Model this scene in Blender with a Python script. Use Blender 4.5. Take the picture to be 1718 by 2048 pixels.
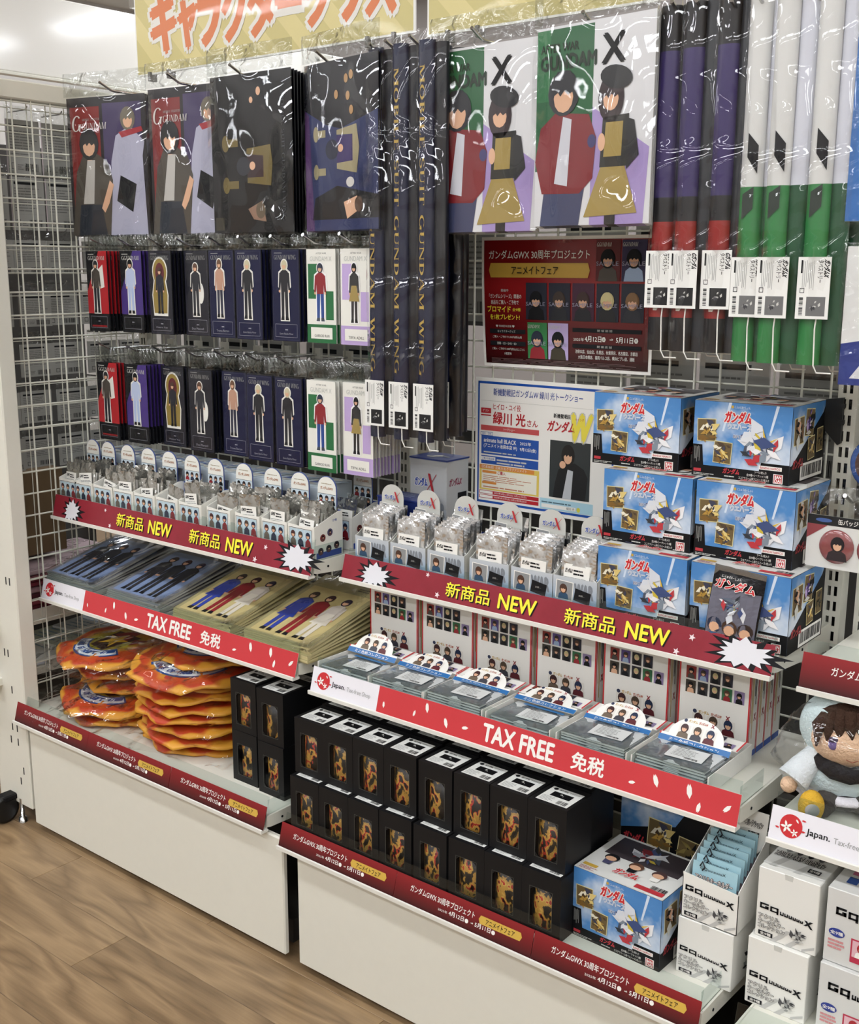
import bpy, math, random
from mathutils import Vector, Matrix
random.seed(7)
R = math.radians
for o in list(bpy.data.objects): bpy.data.objects.remove(o)
SC = bpy.context.scene
COL = SC.collection

# ------------------------------------------------------------------ camera
F_PX, CAM_YAW, CAM_PITCH, CAM_ROLL = 2284.03, R(38.956), R(12.041), R(0.192)
CAM_POS = Vector((2.3813, -1.8290, 1.3209))
fwd = Vector((-math.sin(CAM_YAW)*math.cos(CAM_PITCH), math.cos(CAM_YAW)*math.cos(CAM_PITCH), -math.sin(CAM_PITCH)))
rgt = Vector((math.cos(CAM_YAW), math.sin(CAM_YAW), 0)); upv = rgt.cross(fwd)
rgt, upv = (math.cos(CAM_ROLL)*rgt + math.sin(CAM_ROLL)*upv), (-math.sin(CAM_ROLL)*rgt + math.cos(CAM_ROLL)*upv)
cd = bpy.data.cameras.new('camera'); cam = bpy.data.objects.new('camera', cd); COL.objects.link(cam)
cd.sensor_fit = 'HORIZONTAL'; cd.sensor_width = 36; cd.lens = F_PX/1718*36; cd.clip_start = 0.05
m3 = Matrix((rgt, upv, -fwd)).transposed(); cam.matrix_world = Matrix.Translation(CAM_POS) @ m3.to_4x4()
SC.camera = cam
def ray(px, py):
    return rgt*((px-859)/F_PX) - upv*((py-1024)/F_PX) + fwd
def onX(px, py, x): v = ray(px, py); return CAM_POS + v*((x-CAM_POS.x)/v.x)
def onY(px, py, y): v = ray(px, py); return CAM_POS + v*((y-CAM_POS.y)/v.y)
def onZ(px, py, z): v = ray(px, py); return CAM_POS + v*((z-CAM_POS.z)/v.z)

# ------------------------------------------------------------------ world and exposure
W = bpy.data.worlds.new('world'); SC.world = W; W.use_nodes = True
W.node_tree.nodes['Background'].inputs[0].default_value = (0.9, 0.95, 1.0, 1)
W.node_tree.nodes['Background'].inputs[1].default_value = 0.25
SC.view_settings.view_transform = 'Standard'; SC.view_settings.look = 'None'
SC.view_settings.gamma = 1; SC.view_settings.use_curve_mapping = False
SC.view_settings.exposure = 0.0
SC.cycles.transparent_max_bounces = 16
SC.cycles.max_bounces = 6
LAMP_POWER = 27.5

# ------------------------------------------------------------------ materials
def lin(h):
    h = h.lstrip('#'); c = [int(h[i:i+2], 16)/255 for i in (0, 2, 4)]
    return tuple((x/12.92 if x <= .04045 else ((x+.055)/1.055)**2.4) for x in c) + (1,)
_M = {}
def mat(col, rough=.5, metal=0., emis=0., noise=0., spec=.5, coat=0., bump=0., bscale=60.):
    k = (col, rough, metal, emis, noise, spec, coat, bump, bscale)
    if k in _M: return _M[k]
    m = bpy.data.materials.new('surface_' + col.lstrip('#')); m.use_nodes = True; nt = m.node_tree
    b = nt.nodes['Principled BSDF']; c = lin(col)
    b.inputs['Base Color'].default_value = c; b.inputs['Roughness'].default_value = rough
    b.inputs['Metallic'].default_value = metal; b.inputs['Specular IOR Level'].default_value = spec
    b.inputs['Coat Weight'].default_value = coat; b.inputs['Coat Roughness'].default_value = .08
    if emis: b.inputs['Emission Color'].default_value = c; b.inputs['Emission Strength'].default_value = emis
    if noise or bump:
        tc = nt.nodes.new('ShaderNodeTexCoord'); n = nt.nodes.new('ShaderNodeTexNoise')
        n.inputs['Scale'].default_value = bscale; n.inputs['Detail'].default_value = 3
        nt.links.new(tc.outputs['Object'], n.inputs['Vector'])
        if noise:
            mx = nt.nodes.new('ShaderNodeMixRGB'); mx.inputs[1].default_value = tuple(x*(1-noise) for x in c[:3]) + (1,)
            mx.inputs[2].default_value = tuple(min(1, x*(1+noise)) for x in c[:3]) + (1,)
            nt.links.new(n.outputs['Fac'], mx.inputs[0]); nt.links.new(mx.outputs[0], b.inputs['Base Color'])
        if bump:
            bp = nt.nodes.new('ShaderNodeBump'); bp.inputs['Strength'].default_value = bump; bp.inputs['Distance'].default_value = .01
            nt.links.new(n.outputs['Fac'], bp.inputs['Height']); nt.links.new(bp.outputs[0], b.inputs['Normal'])
    _M[k] = m; return m
def ramp_mat(name, stops, kind, rough=.4, scale=8., stretch=(1, 1, 1), detail=4., coat=0., metal=0., spec=.5, hard=False, bump=0.):
    """procedural colour pattern: noise / gradient / voronoi through a colour ramp"""
    if name in _M: return _M[name]
    m = bpy.data.materials.new(name); m.use_nodes = True; nt = m.node_tree; b = nt.nodes['Principled BSDF']
    tc = nt.nodes.new('ShaderNodeTexCoord'); mp = nt.nodes.new('ShaderNodeMapping'); mp.inputs['Scale'].default_value = stretch
    nt.links.new(tc.outputs['Object'], mp.inputs[0])
    if kind == 'noise':
        t = nt.nodes.new('ShaderNodeTexNoise'); t.inputs['Scale'].default_value = scale; t.inputs['Detail'].default_value = detail; out = t.outputs['Fac']
    elif kind == 'voronoi':
        t = nt.nodes.new('ShaderNodeTexVoronoi'); t.inputs['Scale'].default_value = scale; out = t.outputs['Color']
    elif kind == 'stripes':
        t = nt.nodes.new('ShaderNodeTexWave'); t.inputs['Scale'].default_value = scale; t.bands_direction = 'DIAGONAL'; out = t.outputs['Fac']
    else:
        t = nt.nodes.new('ShaderNodeTexGradient'); out = t.outputs['Fac']
    nt.links.new(mp.outputs[0], t.inputs[0])
    r = nt.nodes.new('ShaderNodeValToRGB'); cr = r.color_ramp
    if hard: cr.interpolation = 'CONSTANT'
    while len(cr.elements) < len(stops): cr.elements.new(.5)
    for e, (p, c) in zip(cr.elements, stops): e.position = p; e.color = lin(c)
    nt.links.new(out, r.inputs[0]); nt.links.new(r.outputs[0], b.inputs['Base Color'])
    b.inputs['Roughness'].default_value = rough; b.inputs['Coat Weight'].default_value = coat; b.inputs['Metallic'].default_value = metal
    b.inputs['Specular IOR Level'].default_value = spec
    if bump:
        bp = nt.nodes.new('ShaderNodeBump'); bp.inputs['Strength'].default_value = bump; bp.inputs['Distance'].default_value = .004
        nt.links.new(out, bp.inputs['Height']); nt.links.new(bp.outputs[0], b.inputs['Normal'])
    _M[name] = m; return m
def film(name, scale=14., bump=.35, ior=1.5, rough=.06, tint='#ffffff', base=.0, dens=1.0, dist=.01, f0=None, detail=2.5):
    """clear plastic film: see-through, with a Fresnel gloss over a wrinkled relief"""
    if name in _M: return _M[name]
    f0 = .026 + base if f0 is None else f0
    m = bpy.data.materials.new(name); m.use_nodes = True; nt = m.node_tree; nt.nodes.remove(nt.nodes['Principled BSDF'])
    out = nt.nodes['Material Output']; tc = nt.nodes.new('ShaderNodeTexCoord'); n = nt.nodes.new('ShaderNodeTexNoise')
    n.inputs['Scale'].default_value = scale; n.inputs['Detail'].default_value = detail; n.inputs['Distortion'].default_value = .6
    nt.links.new(tc.outputs['Object'], n.inputs['Vector'])
    bp = nt.nodes.new('ShaderNodeBump'); bp.inputs['Strength'].default_value = bump; bp.inputs['Distance'].default_value = dist
    nt.links.new(n.outputs['Fac'], bp.inputs['Height'])
    ge = nt.nodes.new('ShaderNodeNewGeometry'); dt = nt.nodes.new('ShaderNodeVectorMath'); dt.operation = 'DOT_PRODUCT'
    nt.links.new(bp.outputs[0], dt.inputs[0]); nt.links.new(ge.outputs['Incoming'], dt.inputs[1])
    def mth(op, i0, i1):
        q = nt.nodes.new('ShaderNodeMath'); q.operation = op; q.use_clamp = op in ('MULTIPLY_ADD',)
        for k, i in enumerate((i0, i1)):
            if isinstance(i, (int, float)): q.inputs[k].default_value = i
            elif i is not None: nt.links.new(i, q.inputs[k])
        return q
    ab = mth('ABSOLUTE', dt.outputs['Value'], None); iv = mth('SUBTRACT', 1., ab.outputs[0]); pw = mth('POWER', iv.outputs[0], 5.)
    ad = mth('MULTIPLY_ADD', pw.outputs[0], .75*dens); ad.inputs[2].default_value = f0
    tr = nt.nodes.new('ShaderNodeBsdfTransparent'); tr.inputs[0].default_value = lin(tint)
    gl = nt.nodes.new('ShaderNodeBsdfGlossy'); gl.inputs['Roughness'].default_value = rough; nt.links.new(bp.outputs[0], gl.inputs['Normal'])
    mx = nt.nodes.new('ShaderNodeMixShader'); nt.links.new(ad.outputs[0], mx.inputs[0]); nt.links.new(tr.outputs[0], mx.inputs[1]); nt.links.new(gl.outputs[0], mx.inputs[2])
    nt.links.new(mx.outputs[0], out.inputs[0]); _M[name] = m; return m

WHITE = mat('#e9e8e0', .45); PAPER = mat('#eceae4', .5); STEEL_W = mat('#dedcd0', .38, noise=.02); BLACK = mat('#0c0c0f', .5, spec=.25)
INK = mat('#131418', .55, spec=.25); GREY = mat('#8f908e', .5); LGREY = mat('#c4c4be', .5); CHROME = mat('#c8c8c8', .18, 1.)
RED = mat('#c62a30', .4); WINE = mat('#7e1a26', .35); YEL = mat('#f4e63a', .4); NAVY = mat('#12163a', .5, spec=.25); DKRED = mat('#8d141c', .4)
GOLD = mat('#c9a445', .4); GREEN = mat('#1f6b3c', .4); BLUE = mat('#1f4fa8', .4); SKIN = mat('#d9ab8b', .5); PURPLE = mat('#45307c', .4)
LILAC = mat('#bda6d6', .45); FILM = film('clear_film', 9, 1., 1.55, .08, dist=.04, f0=.05); FILM2 = film('clear_film_fine', 30, 1., 1.5, .1, dist=.02, f0=.045); ACRYL = film('clear_acrylic', 2, .02, 1.45, .03, '#f4f8f7', .01)
HEADER = film('bag_header_film', 26, 1., 1.5, .12, '#e9ebe9', dist=.03, f0=.1)
FOIL = mat('#ececec', .2, .95, bump=1., bscale=26); FOILG = mat('#c6c5c0', .18, .9, bump=1., bscale=24)

# ------------------------------------------------------------------ mesh helpers
class MB:
    def __init__(s): s.v = []; s.f = []; s.fm = []; s.fs = []; s.mats = []
    def mi(s, m):
        if m not in s.mats: s.mats.append(m)
        return s.mats.index(m)
    def face(s, pts, m, sm=False):
        b = len(s.v); s.v += [tuple(p) for p in pts]; s.f.append(tuple(range(b, b+len(pts)))); s.fm.append(s.mi(m)); s.fs.append(sm); return s
    def mesh(s, verts, faces, m, sm=False):
        b = len(s.v); s.v += [tuple(p) for p in verts]; k = s.mi(m)
        for f in faces: s.f.append(tuple(b+i for i in f)); s.fm.append(k); s.fs.append(sm)
        return s
    def box(s, x0, x1, y0, y1, z0, z1, m, ch=0.):
        if ch <= 0:
            vs = [(x, y, z) for z in (z0, z1) for y in (y0, y1) for x in (x0, x1)]
            return s.mesh(vs, [(0, 2, 3, 1), (4, 5, 7, 6), (0, 1, 5, 4), (2, 6, 7, 3), (0, 4, 6, 2), (1, 3, 7, 5)], m)
        c = ch; prof = [(x0+c, y0), (x1-c, y0), (x1, y0+c), (x1, y1-c), (x1-c, y1), (x0+c, y1), (x0, y1-c), (x0, y0+c)]
        inn = [(x0+c, y0+c), (x1-c, y0+c), (x1-c, y0+c), (x1-c, y1-c), (x1-c, y1-c), (x0+c, y1-c), (x0+c, y1-c), (x0+c, y0+c)]
        vs = [(x, y, z0) for x, y in inn] + [(x, y, z0+c) for x, y in prof] + [(x, y, z1-c) for x, y in prof] + [(x, y, z1) for x, y in inn]
        fs = []
        for r in range(3):
            for i in range(8): j = (i+1) % 8; fs.append((r*8+i, r*8+j, (r+1)*8+j, (r+1)*8+i))
        fs += [(7, 6, 5, 4, 3, 2, 1, 0), tuple(range(24, 32))]
        return s.mesh(vs, fs, m)
    def tube(s, path, r, m, n=8, cap=True):
        P = [Vector(p) for p in path]; vs = []; rr = r if isinstance(r, (list, tuple)) else [r]*len(P)
        u = None
        for i, p in enumerate(P):
            d = (P[min(i+1, len(P)-1)] - P[max(i-1, 0)]).normalized()
            if u is None: u = d.orthogonal().normalized()
            u = (u - d*u.dot(d)).normalized(); w = d.cross(u)
            for k in range(n): a = 2*math.pi*k/n; vs.append(p + (u*math.cos(a) + w*math.sin(a))*rr[i])
        fs = [(i*n+k, i*n+(k+1) % n, (i+1)*n+(k+1) % n, (i+1)*n+k) for i in range(len(P)-1) for k in range(n)]
        s.mesh(vs, fs, m, True)
        if cap: s.face(vs[:n][::-1], m); s.face(vs[-n:], m)
        return s
    def grid(s, fn, nu, nv, m, sm=True):
        vs = [fn(i/nu, j/nv) for j in range(nv+1) for i in range(nu+1)]
        fs = [(j*(nu+1)+i, j*(nu+1)+i+1, (j+1)*(nu+1)+i+1, (j+1)*(nu+1)+i) for j in range(nv) for i in range(nu)]
        return s.mesh(vs, fs, m, sm)
    def lathe(s, prof, m, n=24, c=(0, 0, 0)):
        vs = [(c[0]+r*math.cos(2*math.pi*k/n), c[1]+r*math.sin(2*math.pi*k/n), c[2]+z) for r, z in prof for k in range(n)]
        fs = [(i*n+k, i*n+(k+1) % n, (i+1)*n+(k+1) % n, (i+1)*n+k) for i in range(len(prof)-1) for k in range(n)]
        return s.mesh(vs, fs, m, True)
    def sheet(s, poly, o, U, V, N, t, m):
        """flat outline given thickness t along N"""
        o, U, V, N = map(Vector, (o, U, V, N)); a = [o+U*u+V*v for u, v in poly]; b = [p-N*t for p in a]; n = len(a)
        s.face(a, m); s.face(b[::-1], m)
        for i in range(n): j = (i+1) % n; s.face([a[i], b[i], b[j], a[j]], m)
        return s
    def build(s, name):
        me = bpy.data.meshes.new(name); me.from_pydata(s.v, [], s.f)
        for m in s.mats: me.materials.append(m)
        me.polygons.foreach_set('material_index', s.fm); me.polygons.foreach_set('use_smooth', s.fs); me.update()
        return me
_T = {}
def glyphs(t, off=0.):
    k = (t, off)
    if k not in _T:
        c = bpy.data.curves.new('txt', 'FONT'); c.body = t; c.resolution_u = 2; c.offset = off
        o = bpy.data.objects.new('txt', c); me = bpy.data.meshes.new_from_object(o)
        _T[k] = ([(v.co.x, v.co.y) for v in me.vertices], [tuple(p.vertices) for p in me.polygons])
        bpy.data.meshes.remove(me); bpy.data.objects.remove(o); bpy.data.curves.remove(c)
    return _T[k]
# a small serif capital alphabet drawn as strokes (thick stems, thin hairlines)
_S = {}
def serif(t):
    if t in _S: return _S[t]
    T, h, sf = .17, .05, .045; polys = []; x = 0.
    def st(a, b, w, ox):      # slanted stroke with horizontal ends
        polys.append([(ox+a[0]-w/2, a[1]), (ox+a[0]+w/2, a[1]), (ox+b[0]+w/2, b[1]), (ox+b[0]-w/2, b[1])])
    def bar(x0, x1, y, ox, hh=None): hh = hh or sf; polys.append([(ox+x0, y), (ox+x1, y), (ox+x1, y+hh), (ox+x0, y+hh)])
    def ring(cx, cy, rx, ry, a0, a1, ox, tx, ty, n=14):
        o = []; i = []
        for k in range(n+1):
            a = a0+(a1-a0)*k/n; o.append((ox+cx+rx*math.cos(a), cy+ry*math.sin(a))); i.append((ox+cx+(rx-tx)*math.cos(a), cy+(ry-ty)*math.sin(a)))
        for k in range(n): polys.append([o[k], o[k+1], i[k+1], i[k]])
    def stem(px, ox, w=T): st((px, 0), (px, 1), w, ox); bar(px-w/2-.07, px+w/2+.07, 0, ox); bar(px-w/2-.07, px+w/2+.07, 1-sf, ox)
    pi = math.pi
    for ch in t:
        w = .7
        if ch == 'I': stem(.18, x); w = .36
        elif ch == 'M': stem(.12, x, h); stem(.88, x); st((.16, 1), (.48, 0), T*.9, x); st((.84, 1), (.48, 0), h, x); w = 1.06
        elif ch == 'N': stem(.12, x, h); stem(.72, x, h); st((.14, 1), (.72, 0), T, x); w = .86
        elif ch == 'U': st((.18, .3), (.18, 1), T, x); bar(.03, .33, 1-sf, x); st((.68, .3), (.68, 1), h, x); bar(.56, .8, 1-sf, x); ring(.4, .32, .31, .32, pi, 2*pi, x, .1, .07); w = .84
        elif ch in 'OGQC':
            a0, a1 = (0, 2*pi) if ch in 'OQ' else (.25*pi, 1.85*pi)
            ring(.42, .5, .42, .51, a0, a1, x, T, h, 24); w = .86
            if ch == 'G': st((.76, .02), (.76, .42), T*.8, x); bar(.58, .9, .4, x)
        elif ch == 'D': stem(.18, x); ring(.2, .5, .56, .5, -pi/2, pi/2, x, T, h); w = .82
        elif ch == 'B': stem(.18, x); ring(.25, .74, .36, .26, -pi/2, pi/2, x, T*.9, h); ring(.25, .26, .42, .26, -pi/2, pi/2, x, T*.9, h); w = .74
        elif ch == 'R': stem(.18, x); ring(.25, .74, .36, .26, -pi/2, pi/2, x, T*.9, h); st((.68, 0), (.36, .5), T, x); w = .78
        elif ch == 'P': stem(.18, x); ring(.25, .72, .38, .28, -pi/2, pi/2, x, T*.9, h); w = .7
        elif ch == 'L': stem(.18, x); bar(.18, .62, 0, x); st((.62, 0), (.62, .24), h, x); w = .66
        elif ch in 'EF':
            stem(.18, x); bar(.18, .6, 1-sf, x); bar(.18, .5, .5, x); st((.6, .78), (.6, 1), h, x); w = .66
            if ch == 'E': bar(.18, .63, 0, x); st((.62, 0), (.62, .24), h, x)
        elif ch == 'T': stem(.37, x); bar(.03, .71, 1-sf, x); st((.05, .76), (.05, 1), h, x); st((.69, .76), (.69, 1), h, x); w = .74
        elif ch == 'A': st((.08, 0), (.4, 1), h, x); st((.76, 0), (.42, 1), T, x); bar(.2, .62, .32, x); bar(-.03, .2, 0, x); bar(.62, .9, 0, x); w = .86
        elif ch == 'W': st((.3, 0), (.08, 1), T, x); st((.32, 0), (.54, 1), h, x); st((.78, 0), (.54, 1), T, x); st((.8, 0), (1.02, 1), h, x); bar(-.05, .24, 1-sf, x); bar(.9, 1.12, 1-sf, x); w = 1.1
        elif ch == 'S': ring(.32, .74, .28, .26, .15*pi, 1.5*pi, x, T*.8, h); ring(.32, .26, .3, .27, -.9*pi, .5*pi, x, T*.8, h); w = .64
        elif ch == 'H': stem(.18, x); stem(.7, x); bar(.18, .7, .5, x); w = .88
        elif ch == 'X': st((.1, 1), (.66, 0), T, x); st((.66, 1), (.1, 0), h, x); w = .78
        else: w = .42
        x += w+.06
    vs = []; fs = []
    for p in polys: fs.append(tuple(range(len(vs), len(vs)+len(p)))); vs += p
    _S[t] = (vs, fs); return _S[t]
EPS = .00022
class PR(MB):
    """flat print laid on a surface: frame origin o, right U, up V, outward N"""
    def __init__(s, o, U=(1, 0, 0), V=(0, 0, 1)):
        MB.__init__(s); s.o = Vector(o); s.U = Vector(U).normalized(); s.V = Vector(V).normalized(); s.N = s.U.cross(s.V)
    def p(s, u, v, l): return s.o + s.U*u + s.V*v + s.N*(EPS*l)
    def poly(s, pts, m, l=1): return s.face([s.p(u, v, l) for u, v in pts], m)
    def rect(s, u0, v0, u1, v1, m, l=1): return s.poly([(u0, v0), (u1, v0), (u1, v1), (u0, v1)], m, l)
    def ell(s, cu, cv, ru, rv, m, l=1, n=18, rot=0):
        c, q = math.cos(rot), math.sin(rot)
        return s.poly([(cu+ru*math.cos(a)*c-rv*math.sin(a)*q, cv+ru*math.cos(a)*q+rv*math.sin(a)*c) for a in [2*math.pi*i/n for i in range(n)]], m, l)
    def rot_rect(s, cu, cv, w, h, a, m, l=1):
        c, q = math.cos(a), math.sin(a)
        return s.poly([(cu+x*c-y*q, cv+x*q+y*c) for x, y in ((-w/2, -h/2), (w/2, -h/2), (w/2, h/2), (-w/2, h/2))], m, l)
    def frame(s, u0, v0, u1, v1, t, m, l=1):
        s.rect(u0, v0, u1, v0+t, m, l); s.rect(u0, v1-t, u1, v1, m, l); s.rect(u0, v0, u0+t, v1, m, l); s.rect(u1-t, v0, u1, v1, m, l); return s
    def text(s, t, u, v, w, h, m, l=2, bold=0., rot=0., shear=0., face='sans', outline=None, om=None):
        base = serif(t) if face == 'serif' else glyphs(t, 0.)
        xs = [q[0] for q in base[0]]; ys = [q[1] for q in base[0]]; x0, y0 = min(xs), min(ys)
        sy = h/(max(ys)-y0) if h else None; sx = w/(max(xs)-x0) if w else sy
        if sy is None: sy = sx
        c, q = math.cos(rot), math.sin(rot)
        def put(mm, ll, off, n):
            sh_ = [(0., 0.)] + [(off*math.cos(2*math.pi*i/n), off*math.sin(2*math.pi*i/n)) for i in range(n)] if off else [(0., 0.)]
            for i_, (dx, dy) in enumerate(sh_):
                vs = []
                for k_, (x, y) in enumerate(base[0]):
                    X = (x-x0)*sx+dx*sy+shear*(y-y0)*sy; Y = (y-y0)*sy+dy*sy; vs.append(s.p(u+X*c-Y*q, v+X*q+Y*c, ll+.07*i_+(.012*(k_//4) if face == 'serif' else 0)))
                s.mesh(vs, base[1], mm)
        if outline: put(om, l, outline*.75, 10)
        put(m, l+(1 if outline else 0), bold*.8 if face != 'serif' else 0, 4); return s
    def lines(s, u0, v0, u1, v1, n, m, l=2, rnd=None, fill=.45, rot=False):
        """tiny unreadable small print: rows of dashes"""
        g = rnd or random
        for i in range(n):
            if rot:
                a = u0+(u1-u0)*i/n; b = a+(u1-u0)/n*fill; q = v1-(v1-v0)*g.random()*.1; e = v0+(v1-v0)*g.random()*.35
                s.rect(a, e, b, q, m, l)
            else:
                a = v1-(v1-v0)*(i+1)/n; b = a+(v1-v0)/n*fill; e = u1-(u1-u0)*g.random()*.4; q = u0
                while q < e-1e-4:
                    r = min(e, q+(u1-u0)*(.06+.3*g.random())); s.rect(q, a, r, b, m, l); q = r+(u1-u0)*.02
        return s
    def bars(s, u0, v0, u1, v1, n, m, l=2, vert=False, seed=3):
        g = random.Random(seed)
        for i in range(n):
            f = .25+.6*g.random()
            if vert: a = v0+(v1-v0)*i/n; s.rect(u0, a, u1, a+(v1-v0)/n*f, m, l)
            else: a = u0+(u1-u0)*i/n; s.rect(a, v0, a+(u1-u0)/n*f, v1, m, l)
        return s
    def star(s, cu, cv, r, m, l=2, n=5, inner=.42, rot=.3, sx=1.):
        return s.poly([(cu+sx*(r if i % 2 == 0 else r*inner)*math.sin(rot+math.pi*i/n), cv+(r if i % 2 == 0 else r*inner)*math.cos(rot+math.pi*i/n)) for i in range(2*n)], m, l)
    def burst(s, cu, cv, ru, rv, m, l=2, n=14, inner=.68, seed=1):
        g = random.Random(seed); k = [(1 if i % 2 == 0 else inner)*(.85+.3*g.random()) for i in range(2*n)]
        return s.poly([(cu+ru*k[i]*math.sin(math.pi*i/n), cv+rv*k[i]*math.cos(math.pi*i/n)) for i in range(2*n)], m, l)
    def petal(s, cu, cv, r, a, m, l=2):
        c, q = math.cos(a), math.sin(a); pts = [(0, -1), (.38, -.3), (.36, .45), (.14, 1), (0, .72), (-.14, 1), (-.36, .45), (-.38, -.3)]
        return s.poly([(cu+r*(x*c-y*q), cv+r*(x*q+y*c)) for x, y in pts], m, l)
    def gq(s, u, v, w, h, m, l=3):
        t = h*.2
        def R_(a, b, c, d): s.rect(u+w*a, v+h*b, u+w*c, v+h*d, m, l)
        k = t/w
        R_(0, .3, .17, .3+.2); R_(0, .3, k, .95); R_(0, .75, .17, .95); R_(.17-k, .3, .17, .65); R_(.1, .5, .17, .65)
        R_(.2, .25, .36, .42); R_(.2, .25, .2+k, .85); R_(.2, .68, .36, .85); R_(.36-k, .1, .36, .85)
        x = .39
        for i in range(6):
            ww = .085-.004*i; b = .2-.02*i; tp_ = .62-.045*i; R_(x, b, x+ww*.85, b+.15); R_(x, b, x+k*.6, tp_); R_(x+ww*.85-k*.6, b, x+ww*.85, tp_); x += ww
        s.poly([(u+w*(x+.0), v), (u+w*(x+.05), v), (u+w*1.02, v+h*.62), (u+w*.96, v+h*.62)], m, l+.2); s.poly([(u+w*(x+.01), v+h*.62), (u+w*(x+.06), v+h*.62), (u+w*1.02, v-h*.2), (u+w*.97, v-h*.2)], m, l+.4); return s
    # plain faceless stand-in figures: coloured shapes only
    def head(s, cu, cv, r, hair, l, ry=1.15):
        s.ell(cu, cv, r, r*ry, hair, l, 14); s.ell(cu, cv-r*.22, r*.62, r*.72, SKIN, l+1, 12)
        s.poly([(cu-r*.8, cv-r*.45), (cu-r*.62, cv-r*.1), (cu-r*.35, cv+r*.05), (cu-r*.2, cv-r*.15), (cu+r*.05, cv+r*.1), (cu+r*.3, cv-r*.12), (cu+r*.55, cv+r*.02), (cu+r*.8, cv-r*.4), (cu+r*.85, cv+r*.4), (cu+r*.4, cv+r*1.05), (cu-r*.4, cv+r*1.05), (cu-r*.85, cv+r*.4)], hair, l+2); return s
    def bust(s, cu, v0, w, h, hair, top, l=2):
        s.poly([(cu-w*.5, v0), (cu+w*.5, v0), (cu+w*.42, v0+h*.32), (cu+w*.14, v0+h*.46), (cu-w*.14, v0+h*.46), (cu-w*.42, v0+h*.32)], top, l)
        s.head(cu, v0+h*.68, min(w*.38, h*.28), hair, l+1); return s
    def figure(s, cu, v0, h, hair, top, legs, shoes, l=2, back=None, skirt=False, wide=1.):
        w = h*.17*wide
        def body(g, k, lay):
            e = .012*h*g
            q = [(cu-w*.55-e, v0+h*.0-e), (cu-w*.05, v0-e), (cu+w*.05, v0-e), (cu+w*.6+e, v0-e), (cu+w*.5+e, v0+h*.5), (cu+w*.85+e, v0+h*.55), (cu+w*.75+e, v0+h*.78+e), (cu+w*.2+e, v0+h*.84+e), (cu-w*.2-e, v0+h*.84+e), (cu-w*.75-e, v0+h*.78+e), (cu-w*.85-e, v0+h*.55), (cu-w*.5-e, v0+h*.5)]
            s.poly(q, k, lay); s.ell(cu, v0+h*.91, w*.42+e, h*.085+e, k, lay+.2, 14)
        if back is not None: body(1.6, back, l)
        l += 1
        for sg in (-1, 1):
            s.poly([(cu+sg*w*.5, v0+h*.03), (cu+sg*w*.12, v0+h*.03), (cu+sg*w*.02, v0+h*.5), (cu+sg*w*.5, v0+h*.5)][::sg], legs, l+.1*sg)
            s.poly([(cu+sg*w*.6, v0), (cu+sg*w*.1, v0), (cu+sg*w*.1, v0+h*.06), (cu+sg*w*.5, v0+h*.06)][::sg], shoes, l+.4+.1*sg)
            s.poly([(cu+sg*w*.85, v0+h*.5), (cu+sg*w*.6, v0+h*.5), (cu+sg*w*.4, v0+h*.8), (cu+sg*w*.72, v0+h*.78)][::sg], top, l+1.3+.1*sg)
            s.ell(cu+sg*w*.72, v0+h*.48, w*.13, h*.025, SKIN, l+1.6+.1*sg, 8)
        if skirt: s.poly([(cu-w*.85, v0+h*.36), (cu+w*.85, v0+h*.36), (cu+w*.4, v0+h*.62), (cu-w*.4, v0+h*.62)], skirt, l+2)
        s.poly([(cu-w*.48, v0+h*.47), (cu+w*.48, v0+h*.47), (cu+w*.55, v0+h*.8), (cu+w*.15, v0+h*.84), (cu-w*.15, v0+h*.84), (cu-w*.55, v0+h*.8)], top, l+1)
        s.head(cu, v0+h*.91, w*.42, hair, l+2, h*.085/(w*.42)); return s
    def shards(s, cu, cv, r, cols, n=16, l=2, seed=5):
        """abstract angular cluster used in place of artwork"""
        g = random.Random(seed)
        for i in range(n):
            a = g.random()*6.28; d = r*g.random()*.6; q = r*(.18+.3*g.random()); b = g.random()*6.28; w = .25+.3*g.random()
            x, y = cu+d*math.cos(a), cv+d*math.sin(a)
            s.poly([(x+q*math.cos(b), y+q*math.sin(b)), (x+q*w*math.cos(b+1.6), y+q*w*math.sin(b+1.6)), (x+q*.8*math.cos(b+3.1), y+q*.8*math.sin(b+3.1)), (x+q*w*math.cos(b+4.6), y+q*w*math.sin(b+4.6))], cols[i % len(cols)], l+i*.25)
        return s

# ------------------------------------------------------------------ object helpers
def tag(o, label=None, cat=None, group=None, kind=None):
    if label: o['label'] = label
    if cat: o['category'] = cat
    if group: o['group'] = group
    if kind: o['kind'] = kind
    return o
def thing(name, label, cat, loc=(0, 0, 0), rz=0., group=None, rot=None):
    o = bpy.data.objects.new(name, None); o.empty_display_size = .02; COL.objects.link(o); o.location = loc
    o.rotation_euler = rot if rot else (0, 0, rz)
    return tag(o, label, cat, group)
def part(name, me, parent=None, loc=(0, 0, 0), rot=(0, 0, 0), label=None):
    if isinstance(me, MB): me = me.build(name)
    o = bpy.data.objects.new(name, me); COL.objects.link(o); o.parent = parent; o.location = loc; o.rotation_euler = rot
    if label: o['label'] = label
    return o
KIDS = {}
def copy_tree(o, loc=None, rot=None, label=None, group=None, parent=None):
    c = o.copy(); COL.objects.link(c); c.parent = parent
    if loc is not None: c.location = loc
    if rot is not None: c.rotation_euler = rot
    if label: c['label'] = label
    if group: c['group'] = group
    for ch in [q for q in bpy.data.objects if q.parent == o] if o not in KIDS else KIDS[o]: copy_tree(ch, parent=c)
    return c
def freeze(o):
    """remember the children of a thing so that copies are quick"""
    KIDS[o] = [q for q in bpy.data.objects if q.parent == o]
    for q in KIDS[o]: freeze(q)
    return o
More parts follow.
